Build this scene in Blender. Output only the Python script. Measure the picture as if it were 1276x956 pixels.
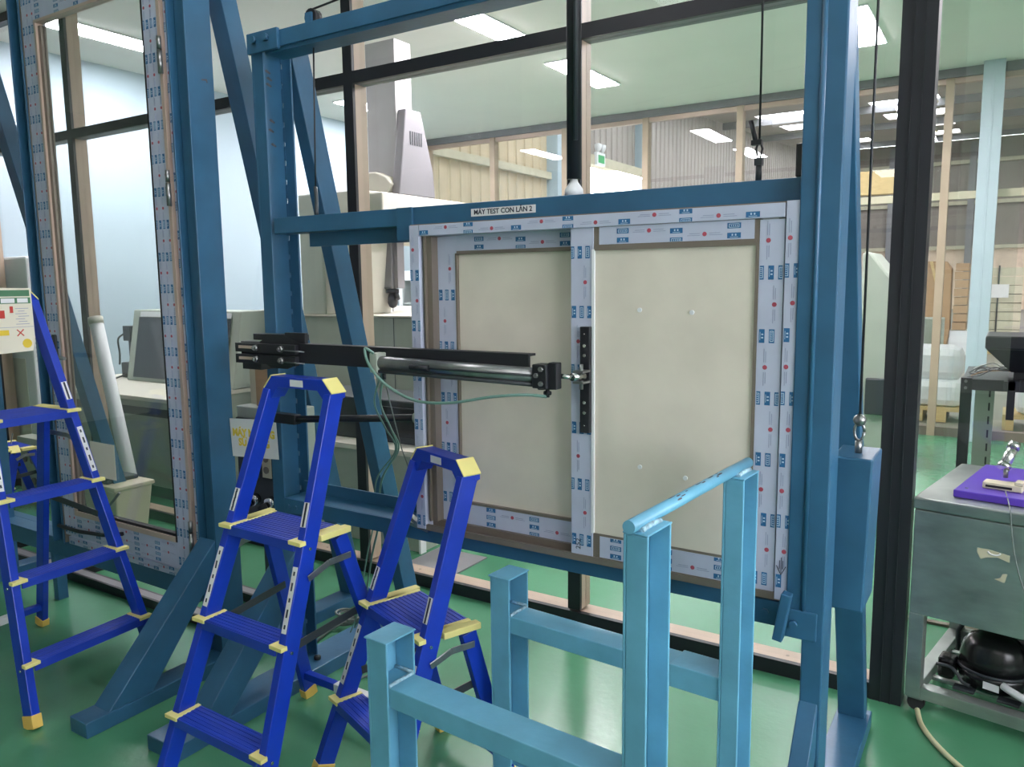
import bpy, math, random
from mathutils import Vector, Matrix
for o in list(bpy.data.objects): bpy.data.objects.remove(o)
random.seed(7)
SC = bpy.context.scene; COL = SC.collection
PI = math.pi

# ------------------------------------------------------------------ camera
cam_d = bpy.data.cameras.new('camera'); cam = bpy.data.objects.new('camera', cam_d); COL.objects.link(cam)
cam_d.sensor_fit = 'HORIZONTAL'; cam_d.sensor_width = 36.0; cam_d.lens = 36.0*975/1276; cam_d.clip_start = 0.05; cam_d.clip_end = 300
_R = Vector((0.8458, 0.5333, -0.0107)); _D = Vector((0.0587, -0.1134, -0.9918)); _F = Vector((-0.5302, 0.8383, -0.1271))
_F.normalize(); _D = (_D-_F*_D.dot(_F)).normalized(); _R = _D.cross(_F)
if _R.x < 0: _R = -_R
cam.matrix_world = Matrix(((_R.x, -_D.x, -_F.x, 0), (_R.y, -_D.y, -_F.y, 0), (_R.z, -_D.z, -_F.z, 1.55), (0, 0, 0, 1)))
SC.camera = cam
# ------------------------------------------------------------------ world, exposure
w = bpy.data.worlds.new('world'); SC.world = w; w.use_nodes = True
bg = w.node_tree.nodes['Background']; bg.inputs[0].default_value = (0.93, 0.92, 1.0, 1); bg.inputs[1].default_value = 13.0
SC.view_settings.view_transform = 'Standard'; SC.view_settings.look = 'None'
SC.view_settings.gamma = 1.0; SC.view_settings.use_curve_mapping = False; SC.view_settings.exposure = 0.0
LED_BACK, LED_FRONT, LED_HALL = 104.0, 6.4, 30.0
SC.cycles.use_denoising = True
SC.cycles.max_bounces = 10; SC.cycles.transparent_max_bounces = 24; SC.cycles.sample_clamp_indirect = 6.0

# ------------------------------------------------------------------ materials
def lin(c):
    return tuple(((v/255)/12.92 if v/255 <= .04045 else (((v/255)+.055)/1.055)**2.4) for v in c)
def mat(name, rgb, rough=.5, metal=0.0, var=.06, scale=6.0, bump=0.0, bscale=60.0, coat=0.0, stretch=None, spec=.5):
    m = bpy.data.materials.new(name); m.use_nodes = True; nt = m.node_tree; b = nt.nodes['Principled BSDF']
    c = lin(rgb)
    tc = nt.nodes.new('ShaderNodeTexCoord'); mp = nt.nodes.new('ShaderNodeMapping')
    if stretch: mp.inputs['Scale'].default_value = stretch
    nt.links.new(tc.outputs['Object'], mp.inputs[0])
    nz = nt.nodes.new('ShaderNodeTexNoise'); nz.inputs['Scale'].default_value = scale; nz.inputs['Detail'].default_value = 5
    nt.links.new(mp.outputs[0], nz.inputs['Vector'])
    rp = nt.nodes.new('ShaderNodeValToRGB'); e = rp.color_ramp.elements
    e[0].position = .3; e[1].position = .7
    e[0].color = tuple(max(0, v*(1-var*1.5)) for v in c)+(1,); e[1].color = tuple(min(1, v*(1+var)) for v in c)+(1,)
    nt.links.new(nz.outputs[0], rp.inputs[0]); nt.links.new(rp.outputs[0], b.inputs['Base Color'])
    b.inputs['Roughness'].default_value = rough; b.inputs['Metallic'].default_value = metal
    b.inputs['Specular IOR Level'].default_value = spec
    if coat: b.inputs['Coat Weight'].default_value = coat; b.inputs['Coat Roughness'].default_value = .16
    if bump:
        n2 = nt.nodes.new('ShaderNodeTexNoise'); n2.inputs['Scale'].default_value = bscale
        nt.links.new(mp.outputs[0], n2.inputs['Vector'])
        bp = nt.nodes.new('ShaderNodeBump'); bp.inputs['Strength'].default_value = bump; bp.inputs['Distance'].default_value = .01
        nt.links.new(n2.outputs[0], bp.inputs['Height']); nt.links.new(bp.outputs[0], b.inputs['Normal'])
    return m
def emis(name, rgb, s):
    m = bpy.data.materials.new(name); m.use_nodes = True; b = m.node_tree.nodes['Principled BSDF']
    b.inputs['Base Color'].default_value = (.8, .8, .8, 1)
    b.inputs['Emission Color'].default_value = rgb+(1,); b.inputs['Emission Strength'].default_value = s
    return m
def glass(name, tint=(.97, .985, .98), f0=.035, f1=.75):
    m = bpy.data.materials.new(name); m.use_nodes = True; nt = m.node_tree; nt.nodes.clear()
    out = nt.nodes.new('ShaderNodeOutputMaterial'); mx = nt.nodes.new('ShaderNodeMixShader'); lw = nt.nodes.new('ShaderNodeLayerWeight')
    pw = nt.nodes.new('ShaderNodeMath'); pw.operation = 'POWER'; pw.inputs[1].default_value = 4.5
    ma = nt.nodes.new('ShaderNodeMath'); ma.operation = 'MULTIPLY_ADD'; ma.inputs[1].default_value = f1; ma.inputs[2].default_value = f0
    tr = nt.nodes.new('ShaderNodeBsdfTransparent'); gl = nt.nodes.new('ShaderNodeBsdfGlossy')
    lw.inputs['Blend'].default_value = .5; tr.inputs[0].default_value = tint+(1,); gl.inputs['Roughness'].default_value = 0.01
    gl.inputs[0].default_value = (.9, .95, .95, 1)
    nt.links.new(lw.outputs['Facing'], pw.inputs[0]); nt.links.new(pw.outputs[0], ma.inputs[0])
    nt.links.new(ma.outputs[0], mx.inputs[0]); nt.links.new(tr.outputs[0], mx.inputs[1]); nt.links.new(gl.outputs[0], mx.inputs[2])
    nt.links.new(mx.outputs[0], out.inputs[0]); return m
M = dict(
    floor=mat('green_epoxy', (74, 134, 100), .26, var=.10, scale=1.6, bump=.10, bscale=30, coat=.10),
    hall_floor=mat('hall_concrete', (142, 138, 128), .5, var=.08, scale=.8),
    ceil=mat('ceiling_board', (240, 238, 234), .75, var=.015, scale=2),
    white=mat('pale_wall_paint', (164, 182, 192), .7, var=.015, scale=1.5),
    offwhite=mat('off_white_paint', (205, 205, 200), .7, var=.02),
    black=mat('black_powder_coat', (26, 28, 34), .45, var=.10),
    tan=mat('tan_profile', (170, 150, 132), .5, var=.04),
    beige=mat('beige_profile', (176, 158, 138), .5, var=.05),
    teal=mat('teal_steel_paint', (46, 92, 124), .38, var=.10, scale=7, bump=.04),
    sky=mat('light_blue_steel_paint', (102, 164, 192), .36, var=.10, scale=9, bump=.06),
    weld=mat('worn_weld_bead', (150, 185, 200), .6, var=.35, scale=60, bump=.5, bscale=120),
    chip=mat('chipped_paint_rust', (84, 78, 84), .8, var=.3, scale=50),
    blue=mat('ladder_blue_paint', (16, 54, 172), .32, var=.08, scale=12),
    ladplate=mat('ladder_tread_blue', (32, 62, 172), .42, var=.16, scale=10, stretch=(.4, 8, 1)),
    yellow=mat('pale_yellow_plastic', (226, 216, 138), .55, var=.06),
    amber=mat('amber_rubber', (226, 190, 96), .6, var=.08),
    sticker=mat('white_sticker', (222, 222, 224), .5, var=.04),
    ink=mat('dark_print', (40, 44, 60), .6, var=.1),
    film=mat('protective_film', (182, 188, 208), .34, var=.05, scale=9, bump=.05, bscale=25),
    pblue=mat('film_blue_print', (38, 98, 146), .4, var=.08),
    pred=mat('film_red_print', (168, 74, 90), .4, var=.08),
    pgrey=mat('film_grey_print', (140, 148, 176), .4, var=.06),
    pwhite=mat('film_white_print', (188, 206, 224), .4, var=.04),
    alu=mat('brown_grey_aluminium', (126, 116, 106), .42, metal=.3, var=.06),
    rose=mat('rose_aluminium', (192, 170, 156), .4, metal=.25, var=.04),
    gasket=mat('black_gasket', (22, 22, 24), .6),
    cream=mat('cream_panel', (216, 208, 194), .55, var=.06, scale=5, bump=.02),
    steel=mat('bare_steel', (150, 152, 152), .32, metal=.9, var=.12, scale=20),
    chrome=mat('bright_metal', (200, 202, 200), .2, metal=1.0, var=.04),
    stain=mat('brushed_stainless', (158, 166, 162), .36, metal=.75, var=.22, scale=4, stretch=(1, 1, 2.4), bump=.03),
    purple=mat('purple_plate', (88, 60, 172), .3, var=.08, scale=4),
    pchalk=mat('chalky_smear', (150, 136, 200), .6, var=.1),
    hose=mat('green_air_hose', (104, 138, 128), .4, var=.05),
    cable=mat('grey_cable', (110, 118, 112), .5),
    lampcord=mat('cream_cord', (206, 200, 160), .5),
    dcable=mat('dark_cable', (34, 36, 40), .5),
    card=mat('cardboard', (170, 138, 104), .8, var=.06, stretch=(1, 1, 6)),
    mgreen=mat('machine_grey_green', (158, 166, 154), .5, var=.03),
    mbeige=mat('machine_beige', (206, 202, 188), .5, var=.02),
    mgrey=mat('machine_grey', (122, 120, 124), .5, var=.03), mlight=mat('machine_light_grey', (168, 166, 166), .5, var=.03),
    dark=mat('dark_grey_plastic', (48, 54, 58), .45, var=.06),
    tint=mat('dark_viewing_window', (32, 38, 50), .3, var=.1),
    plastic=mat('white_plastic', (224, 226, 228), .4, var=.02),
    bucket=mat('bucket_beige', (200, 192, 166), .5, var=.03),
    corr=mat('corrugated_sheet', (196, 180, 150), .5, var=.06, scale=1.5),
    corr3=mat('brown_grey_sheet', (132, 122, 114), .5, var=.06, scale=1.0),
    corr2=mat('grey_corrugated_sheet', (160, 152, 146), .5, var=.06, scale=1.0),
    girt=mat('cream_girt', (190, 184, 160), .6),
    bcol=mat('pale_blue_column', (172, 190, 200), .4, var=.03),
    peach=mat('peach_wall_board', (222, 200, 178), .7, var=.05),
    timber=mat('pale_timber', (206, 180, 128), .7, var=.12, stretch=(1, 1, 12)),
    wrap=mat('white_wrap', (226, 228, 232), .35, var=.03, bump=.2, bscale=12),
    signg=mat('exit_green', (40, 160, 90), .5),
    signy=mat('sign_yellow', (226, 200, 70), .5),
    red=mat('print_red', (190, 60, 50), .5), ygr=mat('print_green', (74, 120, 88), .5), yel=mat('print_yellow', (220, 190, 60), .5),
    paper=mat('paper', (220, 214, 196), .6, var=.03),
    comp=mat('compressor_black', (24, 25, 27), .26, var=.2),
    tire=mat('caster_rubber', (40, 40, 42), .7),
    hot=emis('led_diffuser_inner_room', (1.0, .92, .975), LED_BACK),
    hotf=emis('led_diffuser_test_room', (1.0, .93, .96), LED_FRONT),
    hoth=emis('hall_fill_lamp', (1.0, .93, .8), LED_HALL),
    pane=glass('clear_pane', f0=.014), pane2=glass('clear_pane_b', (.95, .97, .96), .05, .8), pane3=glass('door_leaf_pane', (.95, .97, .95), .06, .8),
)
# dry smears on the stainless and chalk on the purple plate come from the noise in the materials

# ------------------------------------------------------------------ mesh helpers
WM = {}
class MB:
    def __init__(s): s.v = []; s.f = []; s.mi = []; s.sm = []
    def add(s, vs, fs, mi=0, sm=False):
        n = len(s.v); s.v += [Vector(v) for v in vs]; s.f += [[i+n for i in f] for f in fs]; s.mi += [mi]*len(fs); s.sm += [sm]*len(fs); return s
    def box(s, x0, x1, y0, y1, z0, z1, mi=0):
        return s.add([(x0,y0,z0),(x1,y0,z0),(x1,y1,z0),(x0,y1,z0),(x0,y0,z1),(x1,y0,z1),(x1,y1,z1),(x0,y1,z1)],
              [(3,2,1,0),(4,5,6,7),(0,1,5,4),(1,2,6,5),(2,3,7,6),(3,0,4,7)], mi)
    def bar(s, p, q, w, h, up=(0,0,1), mi=0):
        """box from p to q; w across, h along the 'up' side"""
        p, q = Vector(p), Vector(q); d = (q-p).normalized(); up = Vector(up)
        a = d.cross(up)
        if a.length < 1e-4: a = d.cross(Vector((0,1,0)))
        a.normalize(); b = a.cross(d).normalized(); a *= w/2; b *= h/2
        vs = [p-a-b, p+a-b, p+a+b, p-a+b, q-a-b, q+a-b, q+a+b, q-a+b]
        return s.add(vs, [(0,1,2,3),(7,6,5,4),(0,4,5,1),(1,5,6,2),(2,6,7,3),(3,7,4,0)], mi)
    def prism(s, poly, axis, a0, a1, mi=0):
        """poly in the two other axes, extruded along axis 'x','y','z'"""
        def P(u, v, t): return (t,u,v) if axis == 'x' else ((u,t,v) if axis == 'y' else (u,v,t))
        n = len(poly); vs = [P(u,v,a0) for u, v in poly]+[P(u,v,a1) for u, v in poly]
        fs = [list(range(n))[::-1], list(range(n, 2*n))]+[[i,(i+1)%n,n+(i+1)%n,n+i] for i in range(n)]
        return s.add(vs, fs, mi)
    def tube(s, pts, r, n=10, mi=0, cap=True):
        pts = [Vector(p) for p in pts]; m = len(pts); rr = r if isinstance(r, (list, tuple)) else [r]*m
        a0 = None; vs = []
        for i, p in enumerate(pts):
            d = (pts[min(i+1,m-1)]-pts[max(i-1,0)]).normalized()
            if a0 is None:
                a0 = d.cross(Vector((0,0,1)))
                if a0.length < 1e-3: a0 = d.cross(Vector((0,1,0)))
            a0 = (a0-d*a0.dot(d)).normalized(); b = d.cross(a0)
            vs += [p+(a0*math.cos(2*PI*k/n)+b*math.sin(2*PI*k/n))*rr[i] for k in range(n)]
        k0 = len(s.v)
        s.add(vs, [(i*n+k, i*n+(k+1)%n, (i+1)*n+(k+1)%n, (i+1)*n+k) for i in range(m-1) for k in range(n)], mi, True)
        if cap:
            s.f += [[k0+k for k in range(n)][::-1], [k0+(m-1)*n+k for k in range(n)]]; s.mi += [mi, mi]; s.sm += [False, False]
        return s
    def lathe(s, prof, c, n=20, mi=0, sx=1, sy=1):
        vs = []; m = len(prof)
        for r, z in prof: vs += [(c[0]+r*sx*math.cos(2*PI*k/n), c[1]+r*sy*math.sin(2*PI*k/n), c[2]+z) for k in range(n)]
        k0 = len(s.v)
        s.add(vs, [(i*n+k, i*n+(k+1)%n, (i+1)*n+(k+1)%n, (i+1)*n+k) for i in range(m-1) for k in range(n)], mi, True)
        s.f += [[k0+k for k in range(n)][::-1], [k0+(m-1)*n+k for k in range(n)]]; s.mi += [mi, mi]; s.sm += [False, False]
        return s
    def disc(s, c, r, nrm='y', n=14, t=.0006, mi=0, rx=1.0):
        poly = [(r*rx*math.cos(2*PI*k/n), r*math.sin(2*PI*k/n)) for k in range(n)]
        if nrm == 'y': return s.prism([(c[0]+u, c[2]+v) for u, v in poly], 'y', c[1]-t, c[1], mi)
        if nrm == 'z': return s.prism([(c[0]+u, c[1]+v) for u, v in poly], 'z', c[2], c[2]+t, mi)
        return s.prism([(c[1]+u, c[2]+v) for u, v in poly], 'x', c[0], c[0]+t, mi)
    def build(s, name, mats, parent=None, bev=0.0, local=False, wm=None):
        me = bpy.data.meshes.new(name)
        mw = WM.get(parent.name) if parent else None
        inv = mw.inverted() if (mw is not None and not local) else None
        vs = [(inv @ v) if inv is not None else v for v in s.v]
        me.from_pydata([tuple(v) for v in vs], [], s.f)
        for m in (mats if isinstance(mats, (list, tuple)) else [mats]): me.materials.append(M[m] if isinstance(m, str) else m)
        for p, i, q in zip(me.polygons, s.mi, s.sm): p.material_index = i; p.use_smooth = q
        me.validate(); me.update()
        o = bpy.data.objects.new(name, me); COL.objects.link(o)
        if parent: o.parent = parent; WM[o.name] = WM[parent.name]
        else: WM[o.name] = Matrix.Identity(4)
        if bev:
            b = o.modifiers.new('bevel', 'BEVEL'); b.width = bev; b.segments = 2; b.limit_method = 'ANGLE'; b.angle_limit = .6
        return o
def tag(o, label=None, cat=None, group=None, kind=None):
    for k, v in (('label', label), ('category', cat), ('group', group), ('kind', kind)):
        if v: o[k] = v
    return o
def thing(name, label, cat, loc=(0,0,0), rz=0.0, group=None, kind=None):
    o = bpy.data.objects.new(name, None); COL.objects.link(o); o.location = loc; o.rotation_euler = (0,0,rz)
    o.empty_display_size = .1
    WM[o.name] = Matrix.Translation(loc) @ Matrix.Rotation(rz, 4, 'Z')
    return tag(o, label, cat, group, kind)
def copy_tree(src, loc, rz, parent=None):
    c = src.copy(); COL.objects.link(c)
    if parent: c.parent = parent
    else: c.location = loc; c.rotation_euler = (0,0,rz)
    for ch in src.children: copy_tree(ch, None, None, c)
    return c
def share(o, n=None, parent=None):
    c = o.copy(); COL.objects.link(c); return c
def text(body, size, mtx, name, m, parent, align='CENTER', depth=.0004, bold=0.0):
    cu = bpy.data.curves.new(name, 'FONT'); cu.body = body; cu.size = size; cu.align_x = align; cu.align_y = 'CENTER'
    cu.extrude = depth; cu.offset = bold; cu.resolution_u = 3; cu.space_line = .95
    t = bpy.data.objects.new(name+'_src', cu); COL.objects.link(t)
    bpy.context.view_layer.update()
    me = bpy.data.meshes.new_from_object(t.evaluated_get(bpy.context.evaluated_depsgraph_get()))
    bpy.data.objects.remove(t)
    inv = WM[parent.name].inverted()
    me.transform(inv @ mtx); me.materials.clear(); me.materials.append(M[m])
    o = bpy.data.objects.new(name, me); COL.objects.link(o); o.parent = parent; WM[o.name] = WM[parent.name]; return o
def face_front(x, y, z, tilt=0.0):
    """matrix that stands flat lettering upright in the plane facing -Y"""
    return Matrix.Translation((x,y,z)) @ Matrix.Rotation(tilt, 4, 'Y') @ Matrix.Rotation(PI/2, 4, 'X')

# ================================================================== SETTING
YW = 3.03           # front of the glazed partition
ZC = 3.5
YB = 8.7            # partition on the far side of the inner room
XL = -6.88
st = lambda o: tag(o, kind='structure')
st(MB().box(-9, 4.5, -4.5, YB+.05, -.1, 0).build('floor', 'floor'))
st(MB().box(-40, 40, YB+.05, 70, -.12, -.005).build('floor_hall', 'hall_floor'))
st(MB().box(-9, 4.5, -4.5, YB+.05, ZC, ZC+.1).build('ceiling', 'ceil'))
st(MB().box(XL-.1, XL, YW, YB+.05, 0, ZC).build('wall_left', 'white'))
st(MB().box(-9, XL-.1, YW, YW+.1, 0, ZC).build('wall_left_return', 'white'))
st(MB().box(-9.1, -9, -4.5, YW+.1, 0, ZC).build('wall_side', 'offwhite'))
st(MB().box(-9, 4.5, -4.6, -4.5, 0, ZC).build('wall_rear', 'offwhite'))
wr = MB()   # wall on the right of the test room, with a wide window that lets daylight in
wr.box(3.0, 3.1, -4.6, YW+.1, 0, 1.0).box(3.0, 3.1, -4.6, YW+.1, 2.7, ZC).box(3.0, 3.1, -4.6, -1.4, 1.0, 2.7).box(3.0, 3.1, 2.6, YW+.1, 1.0, 2.7)
st(wr.build('wall_right', 'offwhite'))
st(MB().box(4.5, 4.6, YW, YB+.05, 0, ZC).build('wall_inner_right', 'offwhite'))
st(MB().box(1.2, 4.5, YW, YW+.1, 0, ZC).build('wall_partition_end', 'offwhite'))
w1 = thing('window_1', None, None, (3.05, 0, 1.0), kind='structure')
MB().box(3.0, 3.1, -1.4, 2.6, 1.0, 1.05).build('window_frame', 'beige', w1); MB().box(3.0, 3.1, -1.4, 2.6, 2.65, 2.7).build('window_frame', 'beige', w1)
for k in range(5):
    y0 = -1.4+k-.025; MB().box(3.02, 3.08, max(-1.4, y0), min(2.6, y0+.05), 1.05, 2.65).build('mullion', 'beige', w1)
for k in range(4):
    y0 = -1.4+k; MB().box(3.045, 3.05, y0+.025, y0+.975, 1.05, 2.65).build('pane', 'pane', w1)

# --- glazed partition between the test room and the inner room
gp = thing('wall_glazed', None, None, (-2.8, YW, 0), kind='structure')
MX = [-6.715, -5.435, -4.155, -2.875, -1.595]
for x in MX:
    m = MB().box(x-.031, x+.031, YW, YW+.018, .07, ZC).build('mullion', 'black', gp)
    MB().box(x-.031, x+.031, YW+.018, YW+.10, .07, ZC).build('inner_profile', 'tan', m)
p = MB().box(-.355, -.246, YW-.01, YW+.10, 0, ZC)
p.box(-.318, -.314, YW-.014, YW-.01, 0, ZC).box(-.285, -.281, YW-.014, YW-.01, 0, ZC)
p.build('corner_post', 'black', gp)
edges = [XL]+MX+[-.32]
for i in range(len(edges)-1):
    a = edges[i]+(.031 if i else 0); b = edges[i+1]-.031
    m = MB().box(a, b, YW, YW+.02, 2.552, 2.612).build('transom', 'black', gp)
    MB().box(a, b, YW+.02, YW+.09, 2.552, 2.612).build('inner_profile', 'mgrey', m)
    m = MB().box(a-(.062 if i else 0), b, YW-.004, YW+.02, 0, .060).build('sill', 'black', gp)
    q = MB().box(a-(.062 if i else 0), b, YW+.02, YW+.11, 0, .058)
    for k in range(2): q.disc((a+.3+k*.6, YW+.065, .058), .007, 'z', mi=1)
    q.build('inner_sill', ['tan', 'alu'], m)
    MB().box(a, b, YW+.055, YW+.061, .058, 2.552).build('pane', 'pane', gp)
    MB().box(a, b, YW+.055, YW+.061, 2.612, ZC).build('pane', 'pane', gp)
    MB().box(a, b, YW, YW+.06, ZC-.06, ZC).build('head_rail', 'black', gp)

# --- far partition of the inner room (beige posts, clear panes)
fp = thing('wall_far_glazed', None, None, (-3, YB, 0), kind='structure')
PX = [-6.84, -5.77, -4.71, -3.65, -2.56, -1.56, -.58, .45, 1.5, 2.55, 3.6, 4.45]
for i, x in enumerate(PX):
    MB().box(x-.035, x+.035, YB, YB+.10, 0, ZC-.08).build('post', 'beige', fp)
    if i < len(PX)-1:
        a, b = x+.035, PX[i+1]-.035
        MB().box(a, b, YB+.02, YB+.09, 2.30, 2.37).build('rail', 'girt', fp) if x > -2 else None
        MB().box(a, b, YB+.01, YB+.09, 0, .09).build('sill', 'alu', fp)
        MB().box(a, b, YB+.045, YB+.053, .09, ZC-.13).build('pane', 'pane2', fp)
        MB().box(a, b, YB+.02, YB+.08, ZC-.13, ZC-.08).build('bead', 'rose', fp)
MB().box(XL, 4.5, YB-.02, YB+.10, ZC-.08, ZC).build('head_rail', 'mgrey', fp)
MB().box(-.31, -.14, YB-.16, YB-.02, 0, ZC-.001).box(-.235, -.215, YB-.163, YB-.16, 0, ZC-.001).build('column', 'bcol', fp, bev=.01)

# --- factory hall beyond
WX = -9.6
hl = thing('wall_hall_left', None, None, (WX, 12, 0), kind='structure')
def corr_panel(y, z0, z1, mtl, parent, x=WX):
    # one ribbed sheet standing in the plane x = const, .36 m wide
    poly = [(x, y), (x, y+.05), (x+.03, y+.07), (x+.03, y+.15), (x, y+.17), (x, y+.352), (x-.02, y+.352), (x-.02, y)]
    MB().prism(poly, 'z', z0, z1).build('panel', mtl, parent)
RZH = lambda y: 6.2+(y-YB)*.06
y = YB+.2
while y < 17.05: corr_panel(y, 0, RZH(y), 'corr', hl); y += .36
while y < 21.9: corr_panel(y, 4.85, RZH(y), 'corr2', hl); y += .36
yend = y
while y < 46: corr_panel(y, 0, RZH(y), 'corr2', hl); y += .36
MB().box(WX, WX+.14, YB+.2, 17.05, 4.02, 4.18).build('girt', 'girt', hl)
MB().box(WX, WX+.14, yend, 46, 2.9, 3.1).build('girt', 'girt', hl)
MB().box(WX-.02, WX+.25, 17.05, yend, 4.6, 4.85).build('door_lintel', 'girt', hl)
MB().box(WX-.1, WX+.3, 16.85, 17.055, 0, 6.6).build('door_jamb', 'bcol', hl)
MB().box(WX-.1, WX+.3, yend-.1, yend+.2, 0, 6.9).build('door_jamb', 'bcol', hl)
hf = thing('wall_hall_far', None, None, (0, 46, 0), kind='structure')
for k in range(40):
    x = -9.6+k*.75
    MB().box(x, x+.75, 46+.02*(k % 2), 46.06+.02*(k % 2), 3.0, 8.4).build('panel', 'corr3', hf)
for k in range(10):
    MB().box(-9.6+k*3, -9.6+k*3+3.0, 46-.02*(k % 2), 46.08, 0, 3.0).build('lower_board', 'peach', hf)
for x in (-9.2, -5.6, -2.0, 1.6, 5.2, 8.8): MB().box(x, x+.3, 45.6, 46, 0, 8.2).build('column', 'mgrey', hf)
for z in (3.0, 5.2, 7.2,): MB().box(-9.6, 20, 45.8, 46, z, z+.18).build('girt', 'girt', hf)
st(MB().box(20, 20.2, YB+.1, 46, 0, 8.4).build('wall_hall_right', 'corr2'))
rf = thing('ceiling_hall', None, None, (0, 20, 7.5), kind='structure')
RZ = lambda y: 6.2+(y-YB)*.06          # the roof rises away from the partition
def roof_sheet(a, b, y0, y1, name='roof_sheet', t0=0.0, t1=.06, m='corr2'):
    MB().prism([(y0, RZ(y0)+t0), (y1, RZ(y1)+t0), (y1, RZ(y1)+t1), (y0, RZ(y0)+t1)], 'x', a, b).build(name, m, rf)
ys = [YB+.05, 11.0, 12.6, 15.0, 16.6, 19.0, 20.6, 23.0, 24.6, 26.2, 28.0, 29.6, 31.4, 33.2, 35.0, 37.0, 38.8, 41.0, 42.8, 46.1]
for i in range(len(ys)-1):
    for (a, b) in (((-9.8, 20.2),) if i % 2 == 0 else ((-9.8, -8.2), (-6.0, -4.4), (-2.3, 3.0), (6.0, 20.2))): roof_sheet(a, b, ys[i], ys[i+1])
for y in (13, 17, 21, 25.2, 30.4, 35.8, 43.4): roof_sheet(-9.6, 20, y, y+.14, 'rafter', -.25, 0, 'mgrey')
MB().box(-9.8, 20.2, YB+.0, YB+.1, ZC, 6.3).build('wall_hall_near', 'corr2'); st(bpy.data.objects['wall_hall_near'])

# ================================================================== CEILING LAMPS
def led(x, y, z, key, label, group=None, L=1.04, W=.24):
    t = thing('ceiling_light', label, 'ceiling light', (x, y, z), 0, group)
    MB().box(x-W/2-.012, x+W/2+.012, y-L/2-.012, y+L/2+.012, z-.012, z-.001).build('frame', 'plastic', t)
    MB().box(x-W/2, x+W/2, y-L/2, y+L/2, z-.016, z-.012).build('diffuser', key, t)
led(-3.47, 5.11, ZC, 'hot', 'long white ceiling panel light above the grey measuring machine column, cut by the dark transom')
led(-3.50, 6.86, ZC, 'hot', 'white ceiling panel light behind the thin black hanging tube')
led(-6.06, 3.95, ZC, 'hot', 'bright ceiling panel light seen through the tall glass door on the left', L=1.3)
led(-6.10, 6.86, ZC, 'hot', 'small far ceiling panel light left of the black mullion')
led(-1.10, 6.86, ZC, 'hot', 'ceiling panel light half hidden by the right teal post and cable')
led(-1.10, 5.11, ZC, 'hot', 'added ceiling panel light out of view, kept to light the inner room')  # extra panel above the view, added for its light on the inner room
led(1.3, 6.3, ZC, 'hot', 'ceiling panel light over the right end of the inner room')
for i, (x, y) in enumerate(((0.9, -.6), (2.1, -.6), (1.9, 1.3), (0.9, -2.8), (2.1, -2.8), (-2.4, -3.7), (-1.9, 1.25))):
    led(x, y, ZC, 'hotf', 'ceiling panel light of the test room, out of the picture above the camera', 'test room ceiling lights', L=1.2, W=.6)

# ================================================================== RIG ON THE LEFT (tall glazed door in a teal frame)
def cchan_z(mb, x0, x1, y0, y1, z0, z1, t, open_to):
    """upright channel; open_to is the open side: '+x' or '-y'"""
    if open_to == '+x':
        mb.box(x0, x0+t, y0, y1, z0, z1).box(x0+t, x1, y0, y0+t, z0, z1).box(x0+t, x1, y1-t, y1, z0, z1)
    else:
        mb.box(x0, x0+t, y0, y1, z0, z1).box(x1-t, x1, y0, y1, z0, z1).box(x0+t, x1-t, y1-.03, y1-.03+t, z0, z1)
    return mb
r1 = thing('door_test_rig', 'dark teal steel test rig holding the tall glazed door on the left', 'test rig', (-3.2, 2.0, 0))
Z1 = 3.05
cchan_z(MB(), -2.715, -2.605, 1.906, 2.02, .055, Z1, .009, '-y').box(-2.70, -2.62, 1.935, 1.944, .055, Z1).build('post', 'teal', r1, bev=.002)
cchan_z(MB(), -3.845, -3.748, 1.906, 2.02, .335, Z1, .009, '-y').build('post', 'teal', r1, bev=.002)
MB().box(-3.748, -2.715, 1.92, 2.02, Z1-.12, Z1).build('top_beam', 'teal', r1, bev=.002)
MB().box(-4.75, -2.715, 1.945, 2.03, .245, .335).box(-4.75, -2.715, 2.03, 2.08, .32, .335).build('lower_beam', 'teal', r1, bev=.002)
MB().box(-4.56, -4.45, 1.906, 2.02, .055, Z1).build('post', 'teal', r1, bev=.003)
MB().box(-4.45, -3.845, 1.92, 2.02, Z1-.12, Z1).build('top_beam', 'teal', r1, bev=.002)
for x in (-4.556, -2.708):
    MB().box(x, x+.103, 1.345, 2.78, 0, .056).build('foot', 'teal', r1, bev=.003)
    # front brace, a channel leaning from the foot up to the post
    MB().prism([(1.43, .056), (1.60, .056), (1.906, .43), (1.906, .55)], 'x', x+.004, x+.099).build('front_brace', 'teal', r1, bev=.003)
    MB().bar((x+.052, 2.05, 2.95), (x+.052, 2.70, .056), .085, .075, (0,1,.2)).build('rear_brace', 'teal', r1, bev=.003)
MB().box(-3.97, -3.93, 1.95, 2.0, 0, .335).build('support_leg', 'teal', r1, bev=.002)
MB().prism([(1.965, 2.322), (1.99, 2.326), (1.992, 2.312), (1.988, 2.312), (1.985, 2.319), (1.966, 2.317)], 'x', -2.605, -2.6045).build('scuff_mark', 'chip', r1)
rails = thing('floor_track', 'black steel track frame on the floor under the left rig', 'track', (-4, 2.25, 0))
for y in (2.13, 2.42):
    q = MB().box(-5.6, -2.75, y, y+.012, 0, .045).box(-5.6, -2.75, y+.055, y+.067, 0, .045).build('rail', 'black', rails)
    MB().box(-5.6, -2.75, y+.012, y+.055, .0, .0455).build('rail_web', 'mgrey', q)
for x in (-5.0, -4.2, -3.35): MB().box(x, x+.05, 2.197, 2.42, 0, .04).build('cross_bar', 'black', rails)

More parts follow.
